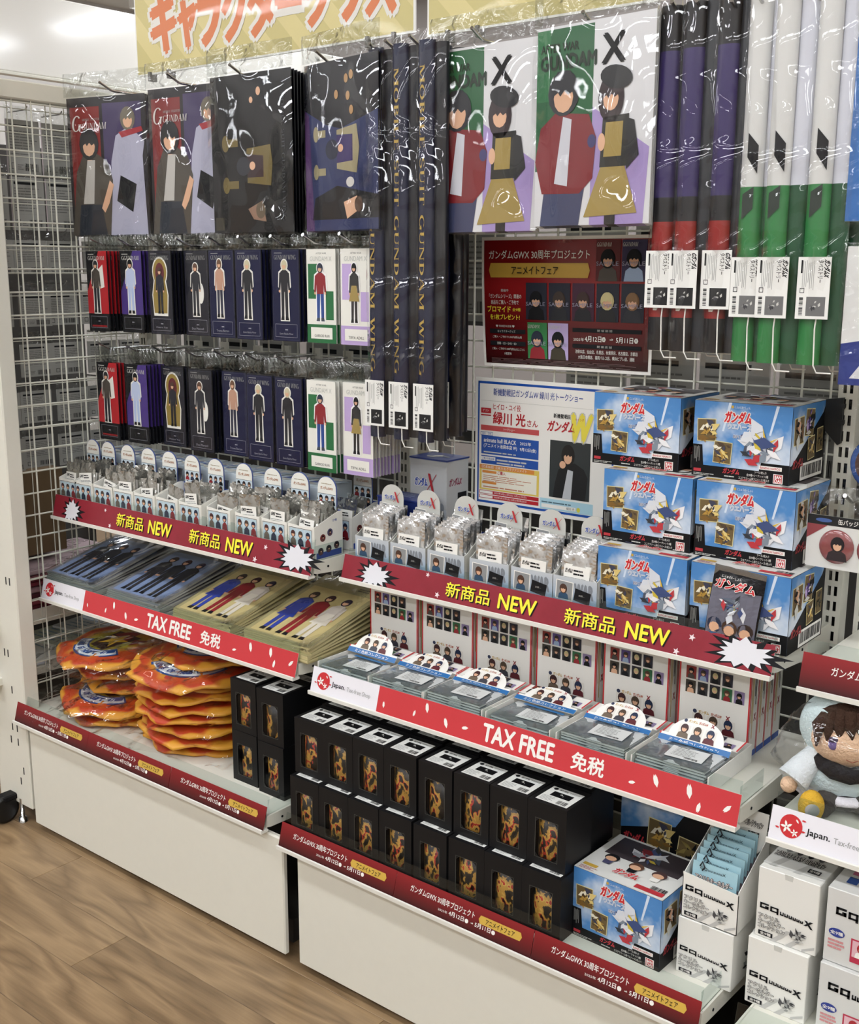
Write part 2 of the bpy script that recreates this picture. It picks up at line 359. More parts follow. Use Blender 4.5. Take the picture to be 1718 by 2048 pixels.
def bag(w, h, d=.004, nu=10, nv=14, amp=.003, seed=1, m=None, pw=1.0):
    """one slightly wrinkled clear sheet facing -Y, origin at its lower left corner"""
    g = random.Random(seed); ph = [g.random()*6 for _ in range(8)]
    def fn(a, b):
        e = math.sin(math.pi*a)*math.sin(math.pi*b)
        y = -d*(e**.35 if e > 0 else 0) - amp*(math.sin(9*a*pw+ph[0]+4*b)*math.sin(7*b+ph[1]) + .6*math.sin(17*b*pw+ph[2]+5*a) + .5*math.sin(21*a+ph[3]-8*b))*(e**.25 if e > 0 else 0)
        return (w*a, y, h*b)
    q = MB(); q.grid(fn, nu, nv, m or FILM); return q
# ================================================================== the room
def struct(name, mb, parent=None):
    o = part(name, mb, parent)
    if parent is None: o['kind'] = 'structure'
    return o
RX0, RX1, RY0, RY1, RZ = -3.2, 5.2, -5.0, 3.0, 2.72
wood = []
def wood_mat():
    m = bpy.data.materials.new('wood_plank'); m.use_nodes = True; nt = m.node_tree; b = nt.nodes['Principled BSDF']
    tc = nt.nodes.new('ShaderNodeTexCoord'); oi = nt.nodes.new('ShaderNodeObjectInfo')
    ad = nt.nodes.new('ShaderNodeVectorMath'); ad.operation = 'MULTIPLY_ADD'
    cx = nt.nodes.new('ShaderNodeCombineXYZ'); nt.links.new(oi.outputs['Random'], cx.inputs[0]); nt.links.new(oi.outputs['Random'], cx.inputs[1]); nt.links.new(oi.outputs['Random'], cx.inputs[2])
    ad.inputs[1].default_value = (37, 19, 11); nt.links.new(cx.outputs[0], ad.inputs[0]); nt.links.new(tc.outputs['Object'], ad.inputs[2])
    mp = nt.nodes.new('ShaderNodeMapping'); mp.inputs['Scale'].default_value = (1.5, 7, 1); nt.links.new(ad.outputs[0], mp.inputs[0])
    n1 = nt.nodes.new('ShaderNodeTexNoise'); n1.inputs['Scale'].default_value = 1.6; n1.inputs['Detail'].default_value = 2; n1.inputs['Distortion'].default_value = .5; nt.links.new(mp.outputs[0], n1.inputs[0])
    mul = nt.nodes.new('ShaderNodeMath'); mul.operation = 'MULTIPLY'; mul.inputs[1].default_value = 9; nt.links.new(n1.outputs['Fac'], mul.inputs[0])
    fr = nt.nodes.new('ShaderNodeMath'); fr.operation = 'PINGPONG'; fr.inputs[1].default_value = 1; nt.links.new(mul.outputs[0], fr.inputs[0])
    mp2 = nt.nodes.new('ShaderNodeMapping'); mp2.inputs['Scale'].default_value = (5, 90, 1); nt.links.new(ad.outputs[0], mp2.inputs[0])
    n2 = nt.nodes.new('ShaderNodeTexNoise'); n2.inputs['Scale'].default_value = 2; n2.inputs['Detail'].default_value = 5; nt.links.new(mp2.outputs[0], n2.inputs[0])
    mx = nt.nodes.new('ShaderNodeMath'); mx.operation = 'MULTIPLY_ADD'; mx.inputs[1].default_value = .42; nt.links.new(fr.outputs[0], mx.inputs[0])
    m2 = nt.nodes.new('ShaderNodeMath'); m2.operation = 'MULTIPLY_ADD'; m2.inputs[1].default_value = .45; nt.links.new(n2.outputs['Fac'], m2.inputs[0])
    m3 = nt.nodes.new('ShaderNodeMath'); m3.operation = 'MULTIPLY'; m3.inputs[1].default_value = .14; nt.links.new(oi.outputs['Random'], m3.inputs[0]); nt.links.new(m3.outputs[0], m2.inputs[2]); nt.links.new(m2.outputs[0], mx.inputs[2])
    r = nt.nodes.new('ShaderNodeValToRGB'); e = r.color_ramp.elements; e[0].position = .18; e[0].color = lin('#6b553c'); e[1].position = .95; e[1].color = lin('#a88c69')
    nt.links.new(mx.outputs[0], r.inputs[0]); nt.links.new(r.outputs[0], b.inputs['Base Color']); b.inputs['Roughness'].default_value = .38
    bp = nt.nodes.new('ShaderNodeBump'); bp.inputs['Strength'].default_value = .08; bp.inputs['Distance'].default_value = .002; nt.links.new(n2.outputs['Fac'], bp.inputs['Height']); nt.links.new(bp.outputs[0], b.inputs['Normal'])
    return m
WOOD = wood_mat()
floor = struct('floor', MB().box(RX0, RX1, RY0, RY1, -.05, -.004, mat('#7d6850', .5, noise=.12, bscale=5)))
PW, PL = .131, .92
pm = MB().box(0, PL-.0008, 0, PW-.0008, -.004, 0, WOOD, .0006).build('plank')
for j in range(-14, 8):
    y0 = -.727 + j*PW
    off = {0: .604, 1: .604-.345, -1: .08}.get(j, ((j*.377) % 1)*PL)
    for i in range(-3, 5):
        if (j == 0 or abs(j) < 30): part('plank', pm, floor, (off+i*PL, y0, 0))
struct('ceiling', MB().box(RX0, RX1, RY0, RY1, RZ, RZ+.05, mat('#d5d3cc', .8, noise=.03, bscale=4)))
wallm = mat('#bdb9b2', .7, noise=.03, bscale=3)
struct('wall_back', MB().box(RX0, RX1, RY1, RY1+.05, 0, RZ, mat('#8b8582', .7, noise=.03, bscale=3)))
struct('wall_front', MB().box(RX0, RX1, RY0-.05, RY0, 0, RZ, wallm))
struct('wall_left', MB().box(RX0-.05, RX0, RY0, RY1, 0, RZ, mat('#b4b0ab', .7, noise=.03, bscale=3)))
struct('wall_right', MB().box(RX1, RX1+.05, RY0, RY1, 0, RZ, wallm))
# ceiling lamps: long troffers in rows
lampm = mat('#f5f8fc', .4, emis=LAMP_POWER)
lb = MB().box(-.64, .64, -.1, .1, .004, .06, mat('#e6e6e2', .4), .004).build('housing'); ld = MB().box(-.61, .61, -.08, .08, -.004, .004, lampm).build('diffuser')
LP = thing('ceiling_lamp', 'long white ceiling lamp lit over the shop aisle', 'ceiling lamp', (0, 0, 0), 0, 'ceiling lamps of the shop'); part('housing', lb, LP); part('diffuser', ld, LP); freeze(LP)
first = True
for y in (-4.1, -2.75, -1.35, 1.1, 2.3):
    for x in (-2.3, -.55, 1.2, 2.95, 4.6):
        if first: LP.location = (x, y, RZ-.06); first = False
        else: copy_tree(LP, (x, y, RZ-.06))

# ================================================================== racks
YU = -.05                    # front face of the slotted uprights
DZ = {0: 0., 1: -.0135, 2: -.0158}
def slotted(w, z0, z1, cols, depth=.03):
    """upright with two columns of real slots, front at y=0 looking to -Y"""
    q = MB(); sw, sh, pit = .0055, .016, .025; xs = [-w/2]
    cx = [(-w/2 + w*(k+1)/(cols+1)) if cols > 1 else 0 for k in range(cols)]
    for c in cx: xs += [c-sw/2, c+sw/2]
    xs.append(w/2)
    for k in range(0, len(xs), 2): q.box(xs[k], xs[k+1], 0, .002, z0, z1, STEEL_W)
    for c in cx:
        z = z0; 
        while z < z1-.001: q.box(c-sw/2, c+sw/2, 0, .002, z, min(z1, z+pit-sh), STEEL_W); z += pit
    q.box(-w/2, -w/2+.002, .002, depth, z0, z1, STEEL_W); q.box(w/2-.002, w/2, .002, depth, z0, z1, STEEL_W); q.box(-w/2+.002, w/2-.002, depth-.002, depth, z0, z1, BLACK)
    return q
up_me = slotted(.03, .0, 1.72, 2).build('upright')
WIRE = mat('#dcdcd0', .35)
def wire_me(a, b, r=.0021): return MB().tube([a, b], r, WIRE, 6).build('wire')
vw = wire_me((0, 0, .3), (0, 0, 1.715)); hw = wire_me((.04, 0, 0), (.86, 0, 0), .0019)
RACK = ['white slotted gondola rack beside the wire side panel', 'white slotted gondola rack carrying the blue boxes of wafers', 'white slotted gondola rack carrying the bagged plush doll']
for i in range(3):
    X0 = .9*i; dz = DZ[i]
    g = thing('gondola_rack', RACK[i], 'display rack', (X0, 0, 0))
    part('upright', up_me, g, (.026, YU, 0)); part('upright', up_me, g, (.874, YU, 0))
    part('base_panel', MB().box(.054 if i else .06, .917, -.458, -.445, .016, .262+dz, STEEL_W, .003), g)
    part('base_frame', MB().box(.08, .88, -.40, -.02, .0, .05, mat('#3a3834', .6)), g)
    part('back_panel', MB().box(.042, .858, -.03, -.022, .05, .3, STEEL_W), g)
    part('top_beam', MB().box(.03, .87, -.044, -.03, 1.68, 1.70, STEEL_W, .003), g)
    for k in range(18): part('wire', vw, g, (.0555+.0465*k, -.046, 0))
    for k in range(28): part('wire', hw, g, (0, -.0415, .335+.05*k))
RAIL = mat('#e6e5dd', .3)
def shelf(i, yf, zb, h, label, y_back=-.055, name='shelf', fence=.02):
    X0 = .9*i; s = thing(name, label, 'shelf', (X0, 0, 0))
    zt = zb+.026
    part('shelf_plate', MB().box(.026, .874, yf+.014, y_back, zt-.004, zt, STEEL_W).box(.026, .874, yf+.012, yf+.014, zb, zt, STEEL_W), s)
    for x in (.0225, .8735):
        b = MB(); b.sheet([(yf+.02, zb+.002), (y_back, zb-.02), (y_back, zt), (yf+.012, zt), (yf+.012, zb+.004)], (x, 0, 0), (0, 1, 0), (0, 0, 1), (1, 0, 0), -.004, STEEL_W)
        for yy in (yf+.05, (yf+y_back)/2): b.tube([(x+.0041, yy, zt-.014), (x+.005, yy, zt-.014)], .0025, INK, 8)
        part('bracket', b, s)
    r = MB(); r.sheet([(yf-.006, zb-.004), (yf-.0065, zb+.003), (yf-.003, zb+.0035), (yf-.001, zb+.0005), (yf+.012, zb+.0005), (yf+.012, zb-.004)], (.0215, 0, 0), (0, 1, 0), (0, 0, 1), (-1, 0, 0), .857, RAIL)
    part('price_rail', r, s)
    if fence:
        f = MB(); f.sheet([(0, 0), (.85, 0), (.85, h+fence-.002), (0, h+fence-.002)], (.025, yf+.0045, zb+.002), (1, 0, 0), Vector((0, .012, h)).normalized(), (0, -1, 0), .001, ACRYL)
        f.box(.8725, .8735, yf+.018, yf+.1, zt, zt+.03, ACRYL); part('clear_fence', f, s)
    return s
shelf(0, -.470, .270, .044, 'lowest white deck holding the flame cushions', name='base_deck')
shelf(1, -.473, .2565, .044, 'lowest white deck holding the rows of black boxes', name='base_deck')
shelf(2, -.470, .2545, .044, 'lowest white deck at the rack with the plush doll', name='base_deck')
shelf(0, -.3785, .5515, .046, 'white shelf holding the flat sleeved art boards')
shelf(1, -.3815, .538, .046, 'white shelf holding the open trays of silver packets')
shelf(2, -.3750, .5357, .046, 'white shelf the bagged plush doll sits on')
shelf(0, -.332, .7427, .051, 'white shelf holding the row of small packet cartons')
shelf(1, -.2925, .740, .039, 'white shelf holding the stacked blue wafer boxes')
shelf(2, -.300, .738, .05, 'white shelf above the bagged plush doll')

# ================================================================== printed strips on the shelf fronts
def strip(name, label, x0, x1, yf, zb, h, paint, cat='sign strip', group=None, bg=None):
    V = Vector((0, .012, h)); H = V.length
    t = thing(name, label, cat, (x0, yf, zb+.0012), 0, group)
    L = x1-x0; sh = MB(); sh.sheet([(0, 0), (L, 0), (L, H), (0, H)], (0, 0, 0), (1, 0, 0), V.normalized(), Vector((1, 0, 0)).cross(V.normalized()), .0006, bg or PAPER); part('card', sh, t)
    pr = PR((0, 0, 0), (1, 0, 0), V); 
    def u(px, py): return onY(px, py, yf+.006).x - x0
    def v(px, py): return (onY(px, py, yf+.006).z - zb)*H/h
    paint(pr, u, v, L, H); part('print', pr, t); return t
REDDOT = ramp_mat('wine_red_print', [(0, '#7c1a28'), (.5, '#8a2130'), (1, '#97293a')], 'noise', .3, 30)
def paint_new(bursts, stars, texts):
    def f(p, u, v, L, H):
        p.rect(0, 0, L, H, REDDOT, 1)
        for px, py, r in bursts:
            cu = u(px, py); cv = min(max(v(px, py), H*.4), H*.55)
            p.burst(cu+.004, cv, r*1.45, H*.62, INK, 2, 13, .62, 4); p.burst(cu, cv, r, H*.47, mat('#dcdce2', .4), 3, 13, .7, 2)
        for px, py, r in stars: p.star(u(px, py), min(max(v(px, py), .006), H-.006), r, mat('#e8d9dc', .4), 3)
        for a, b in texts:
            ua, ub = u(*a), u(*b); w = ub-ua; hh = H*.56
            for du, dv, m_, l in ((.0022, -.0018, INK, 4), (0, 0, YEL, 6)):
                p.text('新商品', ua+du, H*.22+dv, w*.5, hh, m_, l, .015); p.text('NEW', ua+w*.6+du, H*.22+dv, w*.4, hh*.95, m_, l, .03)
    return f
strip('promo_strip', 'wine red strip with yellow lettering on the shelf of small packet cartons', .022, .878, -.332, .7427, .051,
      paint_new([(145, 1028, .03), (592, 1105, .045)], [(209, 1022, .005), (223, 1052, .006), (530, 1096, .006), (513, 1119, .007)], [((235, 1048), (343, 1070)), ((380, 1078), (505, 1100))]))
strip('promo_strip', 'wine red strip with yellow lettering below the blue wafer boxes', .922, 1.778, -.2925, .740, .039+.006,
      paint_new([(750, 1155, .036), (1488, 1292, .045)], [(853, 1152, .005), (877, 1190, .006), (1383, 1277, .006), (1355, 1305, .006)], [((893, 1188), (1072, 1225)), ((1130, 1240), (1338, 1285))]))
def logo_tax(p, x, H, k=1.):
    """red round blossom mark with the shop wording"""
    c = x+.030*k; r = H*.34
    p.ell(c, H*.52, r, r*1.02, RED, 3, 24)
    for du, dv, rr in ((-.006, -.002, .0085), (.006, -.008, .0055)):
        for i in range(5): a = i*1.2566+.3; p.petal(c+du*k+rr*.55*k*math.sin(a)*-1, H*.52+dv*k+rr*.55*k*math.cos(a), rr*.5*k, a+math.pi, PAPER, 5)
    for du, dv in ((-.019, -.006), (.017, .012), (.018, -.003), (.008, .009)): p.petal(c+du*k, H*.52+dv*k, .0032*k, du*90, RED if abs(du) > .01 else PAPER, 5)
    p.text('Japan.', x+.052*k, H*.36, .033*k, H*.24, INK, 3, .02); p.text('Tax-free Shop', x+.09*k, H*.35, .058*k, H*.22, GREY, 3)
TAXRED = ramp_mat('tax_red_print', [(0, '#c03138'), (1, '#c93a40')], 'noise', .35, 12)
def paint_tax(xw, petals, tx, mz):
    def f(p, u, v, L, H):
        uw = u(*xw); p.rect(0, 0, uw, H, mat('#e4e2e8', .4), 1); p.rect(uw, 0, L, H, TAXRED, 1); logo_tax(p, -.003 if uw < .15 else 0, H, min(1., uw/.152))
        for px, py, r, a in petals: p.petal(u(px, py), min(max(v(px, py), .007), H-.007), r, a, PAPER, 3)
        p.text('TAX FREE', u(*tx[0]), H*.2, u(*tx[1])-u(*tx[0]), H*.6, PAPER, 3, .035); p.text('免税', u(*mz[0]), H*.2, u(*mz[1])-u(*mz[0]), H*.58, PAPER, 3, .03)
    return f
strip('tax_free_strip', 'red tax free strip with white lettering above the flame cushions', .022, .878, -.3785, .5515, .046,
      paint_tax((168, 1200), [(177, 1211, .005, .3), (227, 1213, .009, .2), (213, 1221, .006, 3), (253, 1233, .009, .4), (274, 1240, .007, 1.8), (470, 1300, .006, 1.8), (500, 1296, .01, .3), (540, 1307, .01, .2), (550, 1328, .008, 3), (582, 1328, .008, 2.4)], ((295, 1250), (382, 1275)), ((402, 1280), (441, 1290))))
strip('tax_free_strip', 'red tax free strip with white lettering above the black boxes', .922, 1.778, -.3815, .538, .046,
      paint_tax((756, 1400), [(769, 1410, .006, .1), (830, 1427, .006, 2.9), (853, 1418, .009, .2), (893, 1447, .009, .4), (931, 1457, .007, 1.8), (1265, 1565, .006, 1.8), (1311, 1564, .01, .4), (1378, 1585, .011, .2), (1399, 1615, .008, 3), (1455, 1619, .008, 2.4)], ((967, 1470), (1107, 1510)), ((1143, 1535), (1208, 1550))))
strip('tax_free_strip', 'tax free strip with red blossom mark in front of the plush doll', 1.822, 2.678, -.375, .5357, .046,
      paint_tax((1900, 1760), [(1950, 1780, .007, .4), (1990, 1790, .008, .2)], ((2020, 1800), (2200, 1850)), ((2230, 1860), (2300, 1880))))
GRAD = ramp_mat('dark_red_gradient', [(0, '#38090d'), (.45, '#6d1218'), (1, '#8d1c22')], 'gradient', .35, stretch=(1, 1, 1))
# the printed gradient runs up the card, so its mapping is turned to the card's height
for n in GRAD.node_tree.nodes:
    if n.type == 'MAPPING': n.inputs['Rotation'].default_value = (0, R(90), 0); n.inputs['Scale'].default_value = (20, 20, 20); n.inputs['Location'].default_value = (0, 0, 0)
def fair(p, u0, L, H, part_=1.):
    s = L
    p.rect(u0, 0, u0+L, H, GRAD, 1)
    p.text('ガンダムGWX 30周年プロジェクト', u0+s*.12, H*.5, s*.48, H*.25, PAPER, 3, .012)
    p.text('2025年', u0+s*.34, H*.25, s*.07, H*.1, PAPER, 3); p.text('4月12日', u0+s*.42, H*.24, s*.11, H*.17, PAPER, 3, .02); p.ell(u0+s*.55, H*.31, H*.08, H*.08, PAPER, 3, 12)
    p.text('⇒', u0+s*.58, H*.27, s*.02, H*.08, PAPER, 3); p.text('5月11日', u0+s*.61, H*.24, s*.11, H*.17, PAPER, 3, .02); p.ell(u0+s*.74, H*.31, H*.08, H*.08, PAPER, 3, 12)
    a, b, c, d = u0+s*.63, u0+s*.93, H*.42, H*.72; e = s*.012
    p.poly([(a, (c+d)/2), (a+e, c), (b-e, c), (b, (c+d)/2), (b-e, d), (a+e, d)], GOLD, 3); p.text('アニメイトフェア', a+s*.05, c+H*.06, s*.2, H*.18, INK, 4, .01)
def fair_cards(i, x0, x1, yf, zb, h, labs):
    L = (x1-x0)/3
    for k in range(3):
        strip('promo_strip', labs[k], x0+L*k, x0+L*(k+1)-.001, yf-.0004*(k % 2), zb, h, lambda p, u, v, l, H: fair(p, 0, l, H), group='dark red cards ' + str(i), bg=DKRED)
fair_cards('before the flame cushions', .022, .878, -.470, .270, .044, ['dark red fair card before the low cushion pile, at the wire panel', 'dark red fair card before the cushion piles, middle one of three', 'dark red fair card before the cushions, ending below the paired black boxes'])
fair_cards('before the black boxes', .922, 1.778, -.473, .2565, .044, ['dark red fair card before the black boxes, at the cushion rack end', 'dark red fair card before the black boxes, middle one of three', 'dark red fair card before the deck wafer box and key holder cartons'])
strip('promo_strip', 'dark red fair card on the shelf above the plush doll', 1.822, 2.3, -.300, .738, .05, lambda p, u, v, l, H: fair(p, 0, l*.75, H) or p.rect(l*.75, 0, l, H, DKRED, 1), bg=DKRED)

# ================================================================== side panel of wire mesh with its post
g = thing('wire_side_panel', 'white wire mesh side panel with a slotted post on casters', 'wire panel', (0, 0, 0))
sv = wire_me((0, 0, .2), (0, 0, 1.69)); shh = wire_me((0, -.43, 0), (0, -.06, 0))
sv2 = wire_me((0, 0, .2), (0, 0, 1.69), .0012); shh2 = wire_me((0, -.43, 0), (0, -.06, 0), .0011)
for X_, n_ in ((.004, 8), (-.034, 8)):
    for k in range(n_): part('wire', sv if X_ > 0 else sv2, g, (X_, -.405+.0487*k+(.012 if X_ < 0 else 0), 0))
    for k in range(29): part('wire', shh if X_ > 0 else shh2, g, (X_, 0, .235+.0515*k-(.009 if X_ < 0 else 0)))
part('top_beam', MB().box(-.045, .012, -.455, -.055, 1.682, 1.722, STEEL_W, .003), g)
post = MB().box(-.07, .07, 0, .04, .045, 1.72, STEEL_W, .003)
for z_, x_ in ((.1, .03), (.13, .045), (.2, .0), (.2, .03), (.235, .01), (.235, .03), (.33, .02), (.42, .0), (.42, .015), (.6, .03), (.6, .045), (.95, .03), (1.3, .03)): post.box(x_-.002, x_+.002, -.0004, .001, z_, z_+.018, INK)
part('post', post, g, (-.02, -.458, 0))
wp = Vector((-.03, -.485, 0))
cst = MB(); cst.tube([(wp.x-.012, wp.y, .035), (wp.x-.010, wp.y, .035), (wp.x+.010, wp.y, .035), (wp.x+.012, wp.y, .035)], [.028, .034, .034, .028], mat('#121212', .4), 24)
part('caster', cst, g); ct = MB(); ct.tube([(wp.x+.03, wp.y+.03, .0), (wp.x+.03, wp.y+.03, .012), (wp.x+.03, wp.y+.03, .0125), (wp.x+.03, wp.y+.03, .06)], [.012, .009, .005, .005], CHROME, 12); part('levelling_foot', ct, g)
part('caster_fork', MB().box(wp.x-.016, wp.x+.016, wp.y-.006, wp.y+.045, .055, .07, BLACK, .003), g)

# ================================================================== hanging header boards
SIGN = ramp_mat('yellow_striped_print', [(0, '#d8c98a'), (.46, '#d8c98a'), (.5, '#cbbd7c'), (1, '#cbbd7c')], 'stripes', .35, 5.5)
def board(label, x0, x1, z0, z1, paint):
    t = thing('header_board', label, 'sign board', (x0, -.06, z0)); L = x1-x0; H = z1-z0
    part('board', MB().box(0, L, 0, .004, 0, H, PAPER), t); p = PR((0, 0, 0)); p.rect(.004, .004, L-.004, H-.004, SIGN, 1); paint(p, L, H, x0, z0); part('print', p, t)
    f = bag(L+.01, H+.01, .002, 20, 6, .0006, 5, film('sleeve_film', 5, .06, 1.45, .05, f0=.012)); part('clear_sleeve', f, t, (-.005, -.002, -.005))
    for x in (L*.06, L*.14, L*.86, L*.94):
        part('clip', MB().box(x-.004, x+.004, -.006, .014, -.014, .006, mat('#6a6660', .4)), t)
def paint_head(p, L, H, x0, z0):
    cs = 'キャラクターグッズ'; px = [(306, 90), (360, 82), (398, 78), (448, 66), (500, 56), (556, 22), (613, 43), (680, 30), (735, 22), (805, 10)]
    us = [onY(a, b, -.06).x-x0 for a, b in px]; ORG = mat('#d97a45', .4); WH = mat('#e3dfd6', .4)
    for k, ch in enumerate(cs):
        w = (us[k+1]-us[k])*.86; hh = .125 if ch not in 'ャッ' else .1
        if ch == 'ー': p.text(ch, us[k], .095+.0, w, .02, ORG, 4, .05, outline=.16, om=WH)
        else: p.text(ch, us[k], .045, w, hh, ORG, 4, .055, outline=.14, om=WH)
board('yellow striped header board with big orange lettering above the rack', .066, .912, 1.757, 2.02, paint_head)
board('plain yellow striped header board above the grid, with an orange ring', .942, 1.79, 1.745, 2.02, lambda p, L, H, x0, z0: (p.ell(.065, .1, .025, .032, mat('#d97a45', .4), 2, 24), p.ell(.065, .1, .016, .022, mat('#e3dfd6', .4), 3, 24)))
# ================================================================== hooks and hung packs
def hook_me(L, r=.0026):
    q = MB(); q.tube([(0, 0, 0), (0, -L+.035, 0), (0, -L+.028, .001), (0, -L, .014)], r, CHROME, 8); q.tube([(0, -L, .014), (0, -L-.002, .0149)], r*1.25, CHROME, 8)
    q.box(-.012, .012, -.001, .006, -.008, .014, STEEL_W); return q.build('rod')
HK = {}
def hook(x, ytip, z, label, group):
    L = round(-.0435-ytip, 3)
    t = thing('display_hook', label, 'hook', (x, -.0435, z-.014), 0, group)
    if L not in HK: HK[L] = hook_me(L)
    part('rod', HK[L], t); return t
CW, CH = .078, .180
def card_print(k):
    p = PR((0, 0, 0)); p.rect(0, 0, CW, CH, INK, 1); w = WHITE; g = mat('#9a9aa4', .5)
    def title(t, m, v=.160): p.text(t, .008, v, CW-.016, .009, m, 4, face='serif'); p.rect(.008, v+.012, .03, v+.0135, m, 3)
    def plate(m, t=None, tm=None):
        p.frame(.008, .008, CW-.008, .034, .0006, m, 4); p.rect(CW*.46, .022, CW*.56, .024, m, 4)
        if t: p.text(t, CW*.25, .0125, CW*.5, .0045, tm or m, 4)
    if k == 0:
        p.poly([(CW*.62, CH), (CW, CH), (CW, .04), (0, .04), (0, .09)], mat('#b3202a', .4), 2); title('GGUNDAM', LGREY); plate(g); p.rect(.012, .01, CW-.01, .014, DKRED, 4)
        p.poly([(.03, .13), (.062, .15), (.066, .1), (.045, .095)], w, 4); p.figure(CW*.46, .042, .118, mat('#23242a'), mat('#4a443e'), mat('#22242c'), INK, 5, w)
    elif k == 1:
        p.poly([(CW*.62, CH), (CW, CH), (CW, .04), (0, .04), (0, .09)], PURPLE, 2); title('GGUNDAM', LGREY); plate(g)
        p.figure(CW*.48, .042, .12, INK, mat('#b9c6e2'), mat('#aebfe2'), INK, 5, w)
    elif k in (2, 3, 4, 5, 6):
        p.rect(.001, .001, CW-.001, CH-.001, mat('#10111f', .4) if k in (2, 3) else NAVY, 2); title('GUNDAM WING', GREY); plate(g, {2: 'Heero Yuy', 3: 'Duo Maxwell', 4: 'Trowa Barton'}.get(k, 'Quatre Raberba Winner'))
        p.frame(.003, .003, CW-.003, CH-.003, .0005, mat('#3a3c52'), 3)
        if k == 2:
            gd = mat('#8f7a3a', .4)
            p.ell(CW*.5, .135, .026, .032, w, 4, 22); p.poly([(.014, .04), (.062, .04), (.066, .085), (.058, .12), (.018, .12), (.01, .085)], w, 4)
            p.ell(CW*.5, .134, .023, .029, gd, 5, 22); p.ell(CW*.5, .132, .015, .022, mat('#5d1a26'), 6, 20); p.poly([(.016, .046), (.06, .046), (.063, .086), (.055, .118), (.021, .118), (.013, .086)], gd, 5)
            p.figure(CW*.5, .045, .1, mat('#4a3126'), mat('#1a1c28'), mat('#15161d'), INK, 7)
        elif k == 3: p.figure(CW*.48, .042, .112, mat('#5a3d2c'), mat('#22232b'), mat('#22232b'), INK, 5, w); p.ell(CW*.68, .09, .01, .022, w, 4)
        elif k == 4: p.figure(CW*.44, .042, .12, mat('#6a4a32'), mat('#b98f78'), mat('#23253a'), INK, 5, w, wide=.85)
        else: p.figure(CW*.47, .042, .118, mat('#c9c1a0'), mat('#17181f'), mat('#17181f'), INK, 5, w, wide=.95)
    else:
        c = GREEN if k == 7 else LILAC; p.rect(0, 0, CW, CH, WHITE, 2); p.rect(.004, .085, CW*.52, .152, c, 3); p.rect(CW*.66, .045, CW-.006, .1, c, 3); p.rect(0, 0, CW, .036, c, 3)
        p.rect(.01, .008, CW-.01, .03, WHITE, 4); p.frame(.008, .006, CW-.008, .034, .0008, c, 5); p.text('GARROD RAN' if k == 7 else 'TIFFA ADILL', .02, .0115, .04, .005, INK, 5)
        p.text('AFTER WAR', .026, .17, .028, .0035, GREY, 4); p.text('GUNDAM X', .01, .157, CW-.02, .009, mat('#b9bcb6'), 4)
        if k == 7: p.figure(CW*.48, .042, .112, mat('#20293f'), mat('#8b1c26'), mat('#23468c'), mat('#3b4350'), 6, mat('#f4f4f2'))
        else: p.figure(CW*.46, .042, .112, INK, mat('#2b2b2b'), mat('#2a2526'), INK, 6, mat('#f4f4f2'), mat('#a08a4e'), .8)
    return p.build('print')
card_bag = None
def make_card(k, label, group):
    global card_bag
    t = thing('acrylic_stand_pack', label, 'hanging pack', (0, 0, 0), 0, group)
    edge = INK if k < 7 else LGREY
    part('backing_card', MB().box(0, CW, 0, .0025, 0, CH, edge), t); part('print', card_print(k), t)
    if card_bag is None:
        b = bag(CW+.008, CH+.004, .003, 6, 8, .0006, 3, film('card_film', 14, .6, 1.5, .08, dist=.02, f0=.03)); card_bag = b.build('clear_bag')
        hd = bag(CW+.008, .034, .002, 8, 4, .0012, 4, HEADER); make_card.hd = hd.build('bag_header')
    part('clear_bag', card_bag, t, (-.004, -.0035, -.002)); part('bag_header', make_card.hd, t, (-.004, 0, CH+.002)); return freeze(t)
CN = ['black and red pack with a dark jacketed figure', 'black and purple pack with a pale suited figure', 'black pack with a figure seated on a gold chair', 'black pack with a brown haired figure in black',
      'navy pack with a bare armed figure', 'navy pack with a blond figure beside the bare armed one', 'navy pack with a blond figure beside the green one', 'white and green pack with a red jacketed figure', 'white and lilac pack with a figure in a tan skirt']
rows = [dict(hooks=[(181, 477), (237, 478), (297, 477), (353, 477), (417, 475), (477, 474), (542, 473), (607, 470), (680, 468)],
             c=[(195, 583), (264, 586), (322, 590), (394, 592), (444, 592), (498, 594), (572, 598), (643, 600), (712, 603)], n=[6, 4, 5, 3, 3, 5, 5, 3, 4], top=1.357, nm='upper row'),
        dict(hooks=[(197, 686), (250, 690), (303, 693), (370, 701), (427, 701), (490, 707), (552, 713), (620, 719), (686, 721)],
             c=[(216, 786), (274, 794), (347, 800), (402, 808), (470, 812), (520, 824), (578, 828), (643, 836), (716, 842)], n=[3, 6, 3, 7, 5, 4, 4, 7, 9], top=1.105, nm='lower row')]
protos = {}
for ri, rw in enumerate(rows):
    for k in range(9):
        hp = onY(*rw['hooks'][k], -.25); cx, cy = rw['c'][k]
        hook(hp.x, -.25, hp.z, 'thin chrome hook of the %s of figure packs' % rw['nm'], 'hooks of the %s of figure packs' % rw['nm'])
        y = min(-.12, max(-.238, onX(cx, cy, hp.x).y)); x = hp.x-CW/2
        lab = CN[k] + (', upper row' if ri == 0 else ', lower row'); grp = 'figure packs %d %s' % (k+1, rw['nm'])
        step = min(.010, (-.065-y)/rw['n'][k])
        for j in range(rw['n'][k]):
            loc = (x+random.uniform(-.0012, .0012)*(j > 0), y+step*j, rw['top']-CH)
            if j == 1: lab += ', stacked behind'; grp += ' behind'
            if k not in protos: protos[k] = make_card(k, lab, grp); protos[k].location = loc
            else: copy_tree(protos[k], loc, None, lab, grp)

